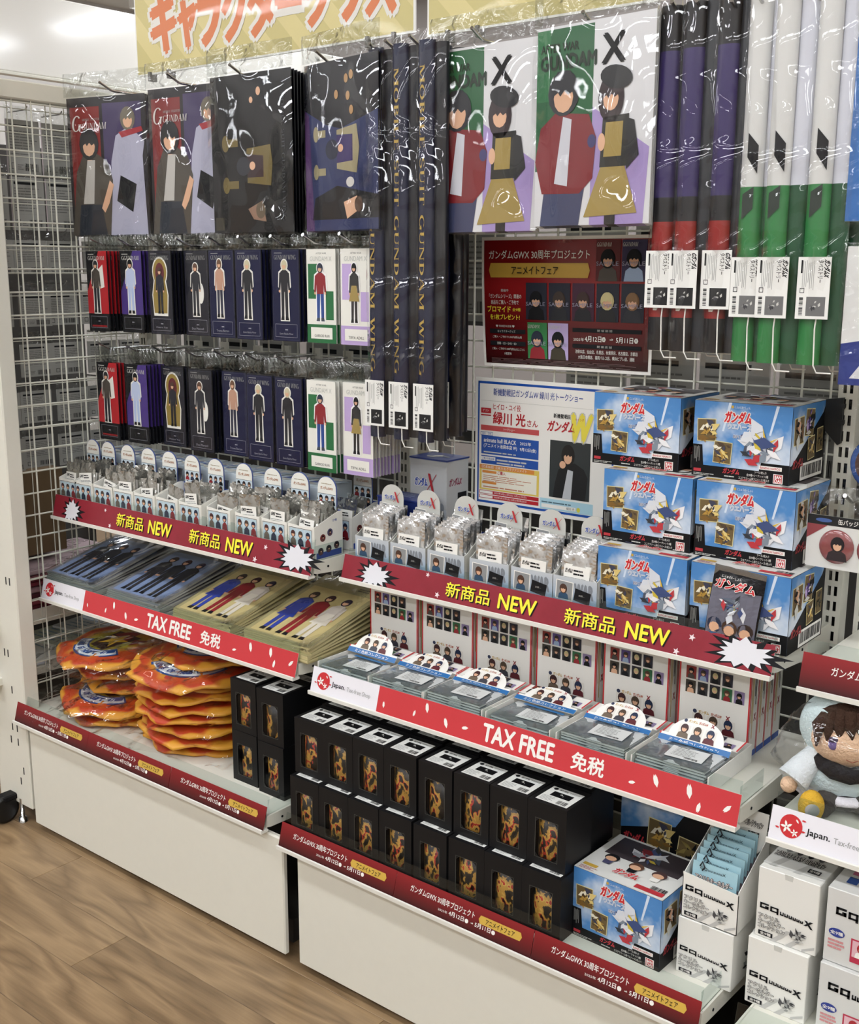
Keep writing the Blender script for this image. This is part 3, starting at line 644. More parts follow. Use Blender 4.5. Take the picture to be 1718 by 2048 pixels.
# ------------------------------------------------------------------ big clear-file packs of the top row
PWD, PHT = .222, .300
def art(kind):
    p = PR((0, 0, 0)); W_, H_ = PWD, PHT
    if kind == 'G':
        p.rect(0, 0, W_, H_, mat('#1a171d', .35), 1); p.rect(.008, .015, W_*.42, H_-.02, mat('#7b2020', .35), 2); p.rect(W_*.46, .015, W_*.95, H_-.015, mat('#3c3158', .35), 2)
        wh = mat('#a9a9bd', .4); j = mat('#48423a', .45)
        p.poly([(W_*.5, .0), (W_*.98, .0), (W_*.95, .17), (W_*.98, .2), (W_*.8, .235), (W_*.62, .215), (W_*.55, .16)], wh, 4); p.head(W_*.78, .25, .021, mat('#6d6658'), 4.2, 1.2); p.poly([(W_*.6, .075), (W_*.8, .05), (W_*.86, .11), (W_*.66, .13)], INK, 5); p.poly([(W_*.66, .222), (W_*.95, .232), (W_*.97, .222), (W_*.7, .21)], mat('#9d2430'), 6)
        p.poly([(.0, .0), (W_*.5, 0), (W_*.56, .12), (W_*.5, .16), (W_*.36, .18), (W_*.18, .175), (.02, .14)], j, 6); p.poly([(W_*.16, .07), (W_*.3, .07), (W_*.34, .165), (W_*.24, .165)], mat('#b9b6b0'), 7); p.poly([(W_*.08, 0), (W_*.46, 0), (W_*.4, .068), (W_*.12, .068)], mat('#1d2430'), 7)
        p.head(W_*.27, .2, .028, mat('#17161b'), 7, 1.25); p.rect(W_*.24, .16, W_*.3, .18, SKIN, 6.5); p.poly([(W_*.44, .05), (W_*.5, .07), (W_*.57, .11), (W_*.52, .12), (W_*.4, .06)], SKIN, 8)
        p.text('G', .012, .228, .028, .034, mat('#d0ccc6'), 9, face='serif', shear=.15); p.text('GUNDAM', .042, .231, .07, .014, mat('#c9c5c0'), 9, face='serif', shear=.15); p.text('MOBILE FIGHTER', .044, .25, .05, .005, GREY, 9, face='serif', shear=.15)
    elif kind == 'WB':
        p.rect(0, 0, W_, H_, mat('#0b0c11', .25), 1); gd = mat('#6a5b2c', .4)
        for v in (.085, .165): p.rect(.035, v, .075, v+.015, gd, 2); p.ell(.04, v+.007, .01, .016, gd, 3)
        p.poly([(.1, .095), (.165, .088), (.17, .13), (.165, .165), (.1, .16), (.098, .15), (.145, .145), (.145, .105), (.1, .105)], gd, 3); p.rect(.1, .105, .148, .148, mat('#2c1319'), 2); p.ell(.09, .127, .02, .018, mat('#20222c'), 4); p.ell(.115, .127, .008, .008, SKIN, 5)
        p.poly([(.1, .045), (.14, .06), (.15, .02), (.115, .025)], mat('#8a6a56'), 3); p.ell(.135, .042, .013, .016, mat('#5a4a34'), 4); p.ell(.135, .265, .006, .008, SKIN, 4); p.ell(.115, .25, .005, .006, SKIN, 4)
        p.text('MOBILE SUIT GUNDAM WING', .196, .26, .24, .008, mat('#33363c'), 3, rot=-math.pi/2, face='serif'); p.rect(.005, .005, .03, .03, mat('#2c2718'), 2)
    elif kind == 'WN':
        p.rect(0, 0, W_, H_, mat('#12141f', .25), 1); p.poly([(0, 0), (W_, 0), (W_, .205), (W_*.5, .18), (W_*.3, .19), (0, .22)], mat('#27315c', .3), 2); p.poly([(0, .0), (W_*.12, .0), (W_*.06, .21), (0, .22)], mat('#4a2a5c', .3), 3); p.poly([(.02, .02), (W_, .02), (W_, .06), (.1, .08), (.03, .06)], mat('#0d0e16', .3), 3)
        gd = mat('#9b9170', .4)
        for v in (.1, .168): p.rect(.03, v, .065, v+.013, gd, 4); p.ell(.035, v+.007, .008, .014, gd, 5)
        p.poly([(.1, .11), (.16, .1), (.168, .145), (.16, .185), (.1, .178), (.1, .17), (.148, .168), (.148, .122), (.1, .12)], gd, 5); p.rect(.1, .12, .15, .168, mat('#33235c'), 4); p.ell(.085, .145, .02, .018, mat('#1d2238'), 5); p.ell(.112, .146, .008, .007, SKIN, 6)
        p.poly([(.13, .02), (.165, .035), (.16, .06), (.12, .05)], SKIN, 5); p.ell(.165, .045, .012, .014, mat('#4a3020'), 6); p.ell(.14, .085, .012, .009, mat('#c9c6c2'), 5)
        for u_, v_ in ((.13, .265), (.145, .27), (.135, .235), (.1, .24), (.145, .21)): p.ell(u_, v_, .006, .008, mat('#b0885c'), 5)
    elif kind == 'X':
        p.rect(0, 0, W_, H_, mat('#d2d2d4', .35), 1); p.rect(.0, .085, W_*.5, H_-.004, mat('#1d5a33', .35), 2); p.rect(0, H_-.11, W_*.12, H_-.004, mat('#2a6e3f', .35), 3); p.poly([(W_*.5, 0), (W_*.95, 0), (W_*.98, .11), (W_*.5, .175)], mat('#a08cbf', .35), 2)
        rd = mat('#7a1d24', .45); bl = mat('#3a4060', .5)
        p.poly([(.012, 0), (.09, 0), (.1, .06), (.02, .06)], bl, 4); p.poly([(.0, .1), (.015, .05), (.09, .048), (.115, .07), (.12, .13), (.105, .165), (.04, .172), (.01, .15)], rd, 5); p.poly([(.04, .065), (.066, .06), (.072, .16), (.055, .165)], mat('#c9cad2'), 6); p.head(.055, .2, .031, mat('#23252c'), 7, 1.1); p.ell(.112, .125, .008, .01, mat('#3b3768'), 7)
        tn = mat('#9c8648', .5)
        p.poly([(.1, .012), (.2, .016), (.175, .085), (.13, .085)], tn, 6); p.poly([(.128, .085), (.178, .085), (.18, .16), (.132, .158)], mat('#23231f'), 6); p.poly([(.135, .1), (.168, .1), (.17, .15), (.138, .15)], tn, 7); p.poly([(.178, .08), (.2, .1), (.19, .15), (.175, .155)], mat('#1e1e20'), 7); p.ell(.146, .185, .024, .036, mat('#33262a'), 6); p.head(.146, .188, .023, mat('#33262a'), 6.5, 1.2); p.ell(.155, .214, .03, .017, mat('#17181d'), 9, rot=-.2)
        p.ell(.131, .122, .007, .013, SKIN, 9); p.rect(.14, .0, .16, .02, mat('#2a2526'), 5)
        p.text('AFTER WAR', .008, .262, .074, .012, mat('#10240f'), 5, .03); p.text('GUNDAM', .008, .236, .108, .021, mat('#14291a'), 5, .05); p.text('X', .128, .236, .04, .04, INK, 5, .05)
    return p.build('print')
def facing(xl, xr, py, y0, w, pyr=None):
    """left edge on the plane y0 under pixel xl; turn so that width w ends under pixel xr"""
    a = onY(xl, py, y0); best = None
    for i in range(-300, 500):
        t = R(i*.1); b = a+Vector((math.cos(t)*w, math.sin(t)*w, 0)); q = b-CAM_POS
        px = 859+F_PX*q.dot(rgt)/q.dot(fwd); e = abs(px-xr)
        if best is None or e < best[0]-1e-6: best = (e, t)
    return a, best[1]
def poster_pack(kind, label, group, xl, xr, py, y0, ztop, n, seed, hookpx, step=.006):
    a, t = facing(xl, xr, py, y0, PWD)
    me = art(kind); first_ = None; bm = bag(PWD+.014, PHT+.008, .006, 18, 22, .0025, seed, film('poster_film', 3.4, 1., 1.6, .04, dist=.2, f0=.055, detail=1.8)).build('clear_bag'); hm = bag(PWD+.014, .05, .003, 14, 6, .0025, seed+1, HEADER).build('bag_header')
    for j in range(n):
        o = thing('clear_file_pack', label if j == 0 else label.split(',')[0]+', behind the front one', 'hanging pack', a+Vector((-.15*step*j, step*j, ztop-PHT-a.z-.001*j)), t, group if j == 0 else group+' behind')
        part('sheet', MB().box(0, PWD, 0, .002, 0, PHT, mat('#141318', .4) if kind != 'X' else LGREY), o); part('print', me, o)
        if j == 0: part('clear_bag', bm, o, (-.007, -.004, -.005)); part('bag_header', hm, o, (-.007, -.001, PHT+.003))
    hp = onY(*hookpx, -.25); hook(hp.x, -.25, hp.z, 'chrome hook holding a large poster pack in the top row', 'hooks of the large poster packs')
poster_pack('G', 'dark poster pack with red and purple panels at the wire panel', 'first red and purple poster packs', 140, 294, 325, -.235, 1.692, 3, 11, (200, 165))
poster_pack('G', 'dark poster pack with red and purple panels beside the black pack', 'second red and purple poster packs', 302, 455, 325, -.205, 1.692, 3, 12, (335, 148))
poster_pack('WB', 'glossy black poster pack with a gilded chair print', 'black poster packs', 425, 584, 320, -.235, 1.69, 9, 13, (460, 130), .01)
poster_pack('WN', 'black and blue poster pack beside the long navy rolls', 'blue poster packs', 612, 757, 320, -.215, 1.69, 3, 14, (633, 103))
poster_pack('X', 'pale and green poster pack next to the navy rolls', 'first green poster packs', 866, 1075, 285, -.215, 1.682, 3, 15, (945, 57))
poster_pack('X', 'pale and green poster pack next to the purple and red rolls', 'second green poster packs', 1072, 1305, 285, -.235, 1.688, 4, 16, (1167, 25))

# ------------------------------------------------------------------ long rolled hangings with a tag
TGW, TGH = .046, .084
def tag_print(kind):
    p = PR((0, 0, 0)); p.rect(0, 0, TGW, TGH, mat('#e6e6e2', .45), 1); q = -math.pi/2
    p.text('タペストリー', TGW*.62, TGH*.95, TGH*.36, .0075, INK, 2, .01, rot=q)
    p.text({'W': 'ガンダムW', 'G': 'Gガンダム', 'X': 'ガンダムX'}[kind], TGW*.8, TGH*.96, TGH*.27, .0085, INK, 2, .05, rot=q, shear=.3)
    p.lines(TGW*.16, TGH*.45, TGW*.55, TGH*.95, 7, GREY, 2, random.Random(4), .25, True); p.rect(TGW*.1, TGH*.74, TGW*.15, TGH*.95, INK, 2)
    p.rect(TGW*.32, TGH*.05, TGW*.9, TGH*.36, mat('#101114') if kind != 'X' else mat('#6c6c6c'), 2); p.shards(TGW*.6, TGH*.2, .011, [GREY, LGREY, mat('#3c3c40')], 9, 3, 8); p.bars(TGW*.1, TGH*.06, TGW*.22, TGH*.36, 12, INK, 2, True); p.frame(TGW*.1, TGH*.42, TGW*.24, TGH*.5, .0008, INK, 2)
    return p.build('print')
TAGM = {k: tag_print(k) for k in 'WGX'}
def lobe(cx, cy, rx, ry, bands, m0=None):
    """flattened roll standing along Z made of coloured bands [(z0,z1,material)]"""
    q = MB(); n = 16
    for z0, z1, m in bands:
        vs = [(cx+rx*math.cos(2*math.pi*k/n), cy+ry*math.sin(2*math.pi*k/n), z) for z in (z0, z1) for k in range(n)]
        q.mesh(vs, [(k, (k+1) % n, n+(k+1) % n, n+k) for k in range(n)], m, True)
    for z, s_ in ((bands[0][0], -1), (bands[-1][1], 1)):
        f = [(cx+rx*math.cos(2*math.pi*k/n), cy+ry*math.sin(2*math.pi*k/n), z) for k in range(n)]; q.face(f if s_ > 0 else f[::-1], m0 or bands[0][2])
    return q
def roll_proto(kind, L):
    t = thing('rolled_tapestry', 'x', 'rolled hanging')
    if kind == 'W':
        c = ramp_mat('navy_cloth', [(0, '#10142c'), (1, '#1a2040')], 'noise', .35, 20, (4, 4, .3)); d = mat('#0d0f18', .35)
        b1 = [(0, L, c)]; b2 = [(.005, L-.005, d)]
    elif kind == 'G':
        r_, pu, k_ = mat('#8f2420', .4), mat('#2f2158', .4), mat('#17161a', .4); cc = mat('#23262c', .35)
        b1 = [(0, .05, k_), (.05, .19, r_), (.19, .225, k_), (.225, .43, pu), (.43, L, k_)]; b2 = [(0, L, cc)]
    else:
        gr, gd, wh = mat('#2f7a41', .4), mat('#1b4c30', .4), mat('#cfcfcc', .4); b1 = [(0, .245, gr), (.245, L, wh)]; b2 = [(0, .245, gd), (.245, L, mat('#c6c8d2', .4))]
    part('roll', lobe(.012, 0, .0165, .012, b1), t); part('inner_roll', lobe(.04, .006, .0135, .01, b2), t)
    p = PR((0, -.0125, 0), (1, 0, 0), (0, 0, 1))
    if kind == 'W': p.text('MOBILE SUIT GUNDAM WING', .006, L-.04, L-.16, .0105, mat('#b79a4c', .35), 1, rot=-math.pi/2, face='serif')
    elif kind == 'G': p.poly([(.008, .06), (.014, .06), (.022, .075), (.022, .085), (.014, .09), (.012, .12), (.006, .13), (.006, .09)], PAPER, 1)
    else: p.poly([(.008, .285), (.024, .262), (.024, .3), (.008, .318)], INK, 1); p.poly([(.004, .2), (.02, .215), (.02, .245), (.004, .235)], mat('#1d2b22'), 1)
    part('print', p, t)
    cm = MB(); z0 = -.01 if kind != 'W' else -.012
    cm.tube([(.026, -.012, .09), (.024, -.015, .05), (.026, -.016, .0), (.03, -.013, z0), (.05, -.012, z0)], .0011, PAPER, 6); part('cord', cm, t)
    tz = .064 if kind != 'W' else .022; k = MB().sheet([(0, 0), (TGW, 0), (TGW, TGH), (0, TGH)], (-.004, -.018, tz), (1, 0, 0), (0, 0, 1), (0, -1, 0), .0006, PAPER); tg = part('tag_card', k, t); part('print', TAGM[kind], tg, (-.004, -.0182, tz))
    part('clear_bag', bag(.066, L+.04, .015, 8, 30, .0022, 20+len(kind)+int(L*100), film('roll_film', 8, 1., 1.55, .04, dist=.09, f0=.05, detail=1.6)), t, (-.008, -.006, -.02))
    return freeze(t)
def rolls(kind, L, ztop, items, labels, hooks_):
    pr = None; label = labels[0]
    for (px, py, y), lab_ in zip(items, labels):
        a = onY(px, py, y); loc = (a.x+.008, y, ztop-L); gp = lab_.split(' ')[0] + ' rolled hangings' + (' behind' if 'behind' in lab_ else '')
        if pr is None: pr = roll_proto(kind, L); pr.location = loc; tag(pr, lab_, None, gp)
        else: copy_tree(pr, loc, None, lab_, gp)
    for h_ in hooks_: hp = onY(h_[0], h_[1], -.255); hook(hp.x, -.255, hp.z, 'chrome hook holding %s rolled hangings' % label.split(' ')[0], 'hooks of the %s rolled hangings' % label.split(' ')[0])
rolls('W', .685, 1.698, [(738, 480, -.235), (786, 480, -.235), (836, 480, -.235), (868, 480, -.175), (776, 480, -.165), (822, 480, -.165), (880, 480, -.12)], ['navy rolled tapestry with gold lettering beside the blue poster pack', 'navy rolled tapestry with gold lettering between two other front rolls', 'navy rolled tapestry with gold lettering beside the pale green poster pack'] + ['navy rolled tapestry hung behind the front navy rolls']*4, [(740, 88), (772, 82), (820, 72)])
rolls('G', .492, 1.692, [(1304, 400, -.235), (1350, 400, -.24), (1416, 400, -.235), (1392, 400, -.16), (1455, 400, -.15)], ['purple and red rolled tapestry beside the pale green poster pack', 'purple and red rolled tapestry between two other front rolls', 'purple and red rolled tapestry beside the white and green rolls'] + ['purple and red rolled tapestry hung behind the front ones']*2, [(1345, 5), (1395, 3), (1465, 2)])
rolls('X', .51, 1.70, [(1476, 400, -.235), (1528, 400, -.24), (1562, 400, -.19), (1610, 400, -.235), (1640, 400, -.19)], ['white and green rolled tapestry beside the purple and red rolls', 'white and green rolled tapestry between two other front rolls', 'white and green rolled tapestry hung behind the front ones', 'white and green rolled tapestry beside the blue poster pack', 'white and green rolled tapestry hung behind the front ones'], [(1520, -5), (1630, -20)])

# ------------------------------------------------------------------ paper posters fixed to the grid
def red_poster():
    w, h = .36, .236; t = thing('fair_poster', 'dark red paper poster with white border fixed to the wire grid', 'poster', (1.078, -.064, 1.142), R(1.5))
    def curl(u, v): return Vector((u+.018*(1-v/h)**2*(1-u/w), -.012*(1-v/h)**2*(1-u/w)-.004*(u/w)**2, v))
    q = MB(); q.grid(lambda a, b: curl(a*w, b*h), 12, 8, PAPER); part('paper', q, t)
    class CP(PR):
        def p(s, u, v, l): c = curl(u, v); return c+Vector((0, -EPS*l*2.6-.0002, 0))
    p = CP((0, 0, 0)); m = ramp_mat('poster_red', [(0, '#1c0606'), (.3, '#5d1013'), (.6, '#8d1a1c'), (1, '#7a1518')], 'gradient', .25)
    for n in m.node_tree.nodes:
        if n.type == 'MAPPING': n.inputs['Rotation'].default_value = (0, R(90), 0); n.inputs['Scale'].default_value = (4.2,)*3
    for i in range(12):
        for j in range(8):
            a0, a1 = .006+(w-.012)*i/12, .006+(w-.012)*(i+1)/12; b0, b1 = .006+(h-.012)*j/8, .006+(h-.012)*(j+1)/8; p.rect(a0, b0, a1, b1, m, 1.5)
    p.text('ガンダムGWX 30周年プロジェクト', .018, .196, .215, .016, PAPER, 4, .01)
    p.poly([(.018, .176), (.022, .163), (.23, .163), (.234, .176), (.23, .189), (.022, .189)], GOLD, 4); p.text('アニメイトフェア', .07, .169, .1, .014, INK, 9, .01)
    p.text('開催中', .045, .137, .016, .005, LGREY, 4); p.text('「ガンダムシリーズ」関連の', .018, .125, .072, .008, PAPER, 4); p.text('商品をご購入・ご予約で', .022, .114, .062, .008, PAPER, 4)
    p.text('ブロマイド', .014, .1, .052, .0115, YEL, 4, .02); p.text('全9種', .07, .102, .018, .006, YEL, 4); p.text('を1枚プレゼント!', .02, .086, .066, .010, YEL, 4, .015)
    p.text('♥ 特典配布店舗 ♥', .032, .072, .042, .0045, LGREY, 4)
    for v in (.062, .04): p.rect(.018, v-.001, .098, v+.007, INK, 4)
    p.text('キャラクターグッズ', .036, .0625, .04, .005, LGREY, 5); p.text('書籍・CD・DVD・BD', .034, .0405, .044, .005, LGREY, 5); p.text('ご購入・ご予約で1,000円(税込)毎', .024, .052, .066, .005, LGREY, 4); p.text('ご購入・ご予約で1,000円(税込)以上ごとに', .022, .030, .074, .005, LGREY, 4); p.text('1枚配布', .05, .022, .016, .005, LGREY, 4)
    SM = mat('#9a9ab0', .5)
    def mini(u, v, ww, hh, bg, hair, top, s): 
        p.rect(u, v, u+ww, v+hh, bg, 4); p.bust(u+ww*.5, v, ww*.8, hh*.8, hair, top, 5); p.text('SAMPLE', u+ww*.04, v+hh*.38, ww*.92, hh*.1, SM, 9)
        if s: p.text(s, u+ww*.05, v+hh*.84, ww*.6, hh*.1, LGREY, 9, face='serif' if 'X' not in s else 'sans', shear=.15)
    mini(.246, .158, .048, .07, mat('#5a1216'), INK, mat('#4a443e'), 'GGUNDAM'); mini(.297, .158, .048, .07, mat('#251c46'), INK, mat('#9fb6d8'), 'GGUNDAM')
    for k, (hr, tp) in enumerate(((INK, INK), (mat('#3a2c24'), mat('#1a1c24')), (mat('#3a2420'), mat('#15161f')), (mat('#cbbf8c'), mat('#14151a')), (mat('#7a5a38'), mat('#22242e')))): mini(.1+k*.0495, .088, .045, .066, mat('#111629') if k != 2 else mat('#3d1230'), hr, tp, None)
    mini(.103, .018, .043, .065, mat('#2c7a42'), mat('#1c2638'), mat('#8b1c26'), 'GUNDAM X'); mini(.148, .018, .043, .065, mat('#b9a8d6'), INK, mat('#3a3424'), 'GUNDAM X')
    for v in (.07, .042): p.rect(.2, v-.001, .34, v+.006, INK, 4)
    p.text('開 催 期 間', .252, .0705, .03, .004, LGREY, 5); p.text('開 催 店 舗', .252, .0425, .03, .004, LGREY, 5)
    p.text('2025年', .202, .053, .022, .006, PAPER, 4); p.text('4月12日', .226, .0525, .034, .010, PAPER, 4, .02); p.ell(.265, .0575, .0042, .0048, PAPER, 4, 6); p.text('土', .2628, .0555, .0044, .0044, INK, 5); p.text('⇒', .277, .055, .008, .005, PAPER, 4); p.text('5月11日', .29, .0525, .034, .010, PAPER, 4, .02); p.ell(.33, .0575, .0042, .0048, PAPER, 4, 6); p.text('日', .3282, .0555, .0036, .0044, INK, 5)
    p.text('池袋本店、仙台店、札幌店、秋葉原店、名古屋店、京都店', .206, .0315, .128, .0068, PAPER, 4); p.text('大阪日本橋店、福岡パルコ店、横浜ビブレ店、通販', .212, .022, .116, .0068, PAPER, 4)
    p.lines(.02, .008, .34, .017, 4, mat('#6c5c5c'), 4, random.Random(3), .3); part('print', p, t)
    part('clear_tape', bag(.03, .02, .0005, 3, 2, .0002, 2, FILM2), t, (.17, -.006, h-.012))
red_poster()
def blue_poster():
    w, h = .372, .25; t = thing('talk_show_poster', 'white paper poster with blue border behind the wafer boxes', 'poster', (1.068, -.064, .868), R(1))
    w = .372; part('paper', MB().box(0, .31, 0, .0006, 0, h, PAPER), t); p = PR((0, 0, 0)); p.U = p.U*(.31/.372); B = mat('#1d4fa4', .35); O = mat('#d98b3e', .4); Y = mat('#e3c860', .4); RD = mat('#b5222b', .4); GR = mat('#8a8a8a')
    p.frame(.007, .007, w-.007, h-.007, .0045, B, 1)
    p.text('新機動戦記ガンダムW 緑川 光トークショー', .05, .217, .235, .014, mat('#1f3f92'), 2, .01); p.rect(.016, .206, .31, .2066, LGREY, 2)
    p.text('ヒイロ・ユイ役', .05, .19, .075, .012, RD, 2, .01); p.rect(.016, .182, .044, .192, RD, 2); p.text('ゲスト', .021, .1845, .017, .0055, PAPER, 3); p.rect(.016, .177, .044, .1795, RD, 2)
    p.text('緑川 光', .05, .163, .088, .023, RD, 2, .035); p.text('さん', .143, .164, .028, .012, RD, 2, .02); p.rect(.016, .149, .175, .159, mat('#c25052'), 2); p.text('トークショー', .08, .1515, .03, .005, PAPER, 3)
    p.rect(.016, .139, .05, .146, PAPER, 3); p.frame(.016, .139, .05, .146, .0008, B, 4); p.text('場所・日時', .02, .1405, .026, .0042, B, 4)
    p.rect(.018, .103, .175, .139, B, 2); p.text('animate hall BLACK', .025, .1265, .09, .008, PAPER, 3, .02); p.text('(アニメイト池袋本店 9F)', .025, .115, .092, .009, PAPER, 3, .02); p.text('2025年', .125, .127, .03, .007, PAPER, 3, .01); p.text('9月12日(金)', .125, .115, .044, .008, PAPER, 3, .02); p.lines(.025, .106, .17, .111, 1, LGREY, 3, random.Random(2))
    p.rect(.018, .084, .175, .1, B, 2); p.rect(.018, .091, .058, .098, PAPER, 3); p.text('ご購入対象店舗', .021, .0922, .034, .0045, B, 4); p.lines(.062, .086, .17, .098, 2, LGREY, 3, random.Random(5), .5)
    p.rect(.014, .033, .178, .082, Y, 2); p.rect(.014, .074, .165, .082, O, 3); p.text('《応募抽選》応募方法:クラブアニメイト', .02, .0752, .125, .0058, PAPER, 4); p.rect(.02, .036, .172, .0725, mat('#ece8d8', .5), 3); p.rect(.022, .066, .062, .071, O, 4); p.text('ご購入', .065, .0652, .022, .007, RD, 4, .02)
    p.lines(.025, .05, .16, .064, 4, mat('#c07a5a'), 4, random.Random(6), .35); p.rect(.022, .045, .062, .0495, O, 4); p.lines(.025, .038, .15, .043, 1, mat('#c07a5a'), 4, random.Random(8))
    for v, t_ in ((.0245, '2025年4月12日(土)~5月11日(日)'), (.016, '2025年4月12日(土)~5月21日(水)23:59'), (.0135, None)):
        if t_: p.rect(.014, v, .178, v+.007, RD, 2+(v < .02)); p.rect(.016, v+.001, .052, v+.006, PAPER, 4); p.text(t_, .056, v+.0014, .09, .0045, PAPER, 5)
    p.text('新機動戦記', .212, .185, .046, .0085, INK, 2, .02); p.text('ガンダム', .196, .16, .07, .02, RD, 3, .04, shear=.25); p.text('W', .253, .146, .05, .048, mat('#e8d84a'), 2, .06, shear=.15, outline=.1, om=LGREY); p.text('ウイング', .268, .183, .022, .005, RD, 5)
    p.rect(.205, .037, .308, .144, mat('#2e3436', .4), 2); k = mat('#101214', .5)
    p.poly([(.215, .037), (.298, .037), (.303, .08), (.293, .095), (.27, .105), (.245, .102), (.228, .09), (.22, .065)], k, 3); p.poly([(.24, .037), (.262, .037), (.266, .09), (.252, .092)], mat('#b9bcc0'), 4); p.head(.252, .118, .017, mat('#171413'), 4, 1.2); p.ell(.239, .1, .008, .007, SKIN, 6); p.poly([(.228, .075), (.24, .075), (.244, .1), (.234, .098)], k, 5)
    p.rect(.182, .0125, .318, .033, mat('#aad0de', .4), 2); p.rect(.186, .0155, .275, .0225, PAPER, 3); p.lines(.186, .025, .28, .03, 1, mat('#4a6a78'), 3, random.Random(9)); p.text('緑川 光', .252, .0162, .02, .0055, INK, 4); p.ell(.282, .019, .0045, .0045, mat('#d9d24a'), 3)
    part('print', p, t)
blue_poster()
ORD = ['first', 'second', 'third', 'fourth', 'fifth', 'sixth', 'seventh', 'eighth', 'ninth', 'tenth', 'eleventh']
# ================================================================== small cartons with foil packets
def packet_proto(name, w, h, m, label, group, seed, lab='ガンダムX', clear=False):
    t = thing(name, label, 'packet', (0, 0, 0), 0, group); g = random.Random(seed); ph = [g.random()*6 for _ in range(4)]
    def fn(sg):
        def f(a, b):
            e = (math.sin(math.pi*a)**.6)*(math.sin(math.pi*min(1, max(0, (b-.06)/.86)))**.5 if .06 < b < .92 else 0); rip = .0009*math.sin(a*60)*(1 if (b < .06 or b > .92) else 0)
            return (w*(a-.5), sg*(.0042*e + .0009*math.sin(11*a+ph[0]+7*b))+rip, h*b)
        return f
    q = MB(); q.grid(fn(-1), 8, 10, m); q.grid(fn(1), 8, 10, m); part('pouch', q, t)
    p = PR((-w*.38, -.0057, h*.36)); W_, H_ = w*.76, h*.38; p.rect(0, 0, W_, H_, PAPER, 0); p.text(lab, W_*.05, H_*.68, W_*.28, H_*.2, INK, 1, .04, shear=.2); p.lines(W_*.38, H_*.62, W_*.95, H_*.92, 2, INK, 1, random.Random(2), .5); p.lines(W_*.05, H_*.08, W_*.95, H_*.55, 5, GREY, 1, random.Random(3), .4); part('label', p, t)
    return freeze(t)
def heads_print(w, h, o, cols=3, two=False):
    p = PR(o); sky = mat('#bcd3df', .45); p.rect(0, 0, w, h, PAPER, 1); n = cols; rows_ = 2 if two else 1
    hair = [mat('#4a2a2c'), mat('#4a3a32'), mat('#1d2540')]; top = [mat('#6a5a50'), mat('#2a3048'), mat('#8b1c26')]
    for r_ in range(rows_):
        for k in range(n):
            a = w*(.04+.92*k/n); b = h*(.1+.86*r_/rows_); ww = w*.92/n; hh = h*.84/rows_; p.rect(a, b, a+ww*.96, b+hh*.96, sky, 2); p.bust(a+ww*.48, b, ww*.8, hh*.95, hair[k % 3], top[k % 3], 3)
    if not two: p.rect(w*.02, 0, w*.9, h*.07, mat('#7a1420'), 3); p.ell(w*.86, h*.08, w*.08, h*.1, mat('#8b1c26'), 4)
    return p
CBLUE = mat('#23459c', .4)
def carton_proto(name, w, d, hf, hb, label, group, front, arch, archw, archh, inner=CBLUE, outer=WHITE, side=None, rim=None):
    """open display carton: low front, sloping sides, back flap with a rounded header. origin at front left bottom"""
    t = thing(name, label, 'display carton', (0, 0, 0), 0, group); q = MB(); th = .0012
    q.box(0, w, 0, d, 0, th, outer); q.sheet([(0, 0), (w, 0), (w, hf), (w*.5, hf-.0025), (0, hf)], (0, 0, 0), (1, 0, 0), (0, 0, 1), (0, -1, 0), th, outer)
    for x, n in ((0, -1), (w, 1)): q.sheet([(0, 0), (d, 0), (d, hb), (d*.85, hb), (.006, hf+.002), (0, hf)], (x, 0, 0), (0, 1, 0), (0, 0, 1), (n, 0, 0), th, outer)
    q.box(th, w-th, d-th, d, 0, hb, inner); part('tray', q, t)
    a = MB(); k = 14; cx = w/2
    pts = [(cx-archw/2, hb*.55), (cx+archw/2, hb*.55)] + [(cx+archw/2*math.cos(math.pi*i/k), archh-archw*.45+archw*.45*math.sin(math.pi*i/k)) for i in range(k+1)]
    a.sheet(pts, (0, d-.004, 0), (1, 0, 0), (0, 0, 1), (0, -1, 0), .001, rim or outer); hdr = part('header_flap', a, t); part('print', arch, hdr); part('print', front, t)
    if side: part('print', side, t)
    return freeze(t)
# left shelf: eleven white cartons
ZL = .7692
fr = heads_print(.066, .042, (.003, -.0001, .02)); fr.frame(.002, .003, .064, .04, .0008, INK, 8)
w1, d1 = .073, .078; ar = PR((.0115, d1-.0051, .074)); cx = .025
dm = [(.0, -.026), (.05, -.026)] + [(.025+.0248*math.cos(math.pi*i/14), .0534+.0232*math.sin(math.pi*i/14)) for i in range(15)]
ar.poly(dm, WHITE, .5); ar.rect(.001, .0, .049, .042, mat('#c9d8e2', .45), 1)
for r_ in range(2):
    for k in range(3): ar.bust(.009+.016*k, .001+.02*r_, .013, .019, [INK, mat('#33262a'), mat('#4a3a32')][k], [INK, mat('#8b1c26'), mat('#2a3048')][(k+r_) % 3], 2)
ar.rect(.001, .042, .049, .0426, INK, 3); ar.lines(.01, .062, .04, .066, 1, mat('#9a8a6a'), 2, random.Random(1), .3); ar.text('ガンダムGWX', .008, .051, .034, .006, mat('#a8683a'), 2, .03)
sd = PR((w1+.0001, .004, .002), (0, 1, 0), (0, 0, 1)); sd.rect(0, 0, .07, .012, CBLUE, 1)
for k, (a, b) in enumerate(((.018, .04), (.038, .048), (.012, .014), (.034, .016), (.056, .02))): sd.ell(a, b, .0075, .0075, mat(['#6d2626', '#4a4668', '#2a2030', '#2c2530', '#332a2c'][k]), 2); sd.bust(a, b-.006, .009, .011, INK, mat('#5a3a3a'), 3)
sd.text('全9種', .045, .068, .012, .005, CBLUE, 2)
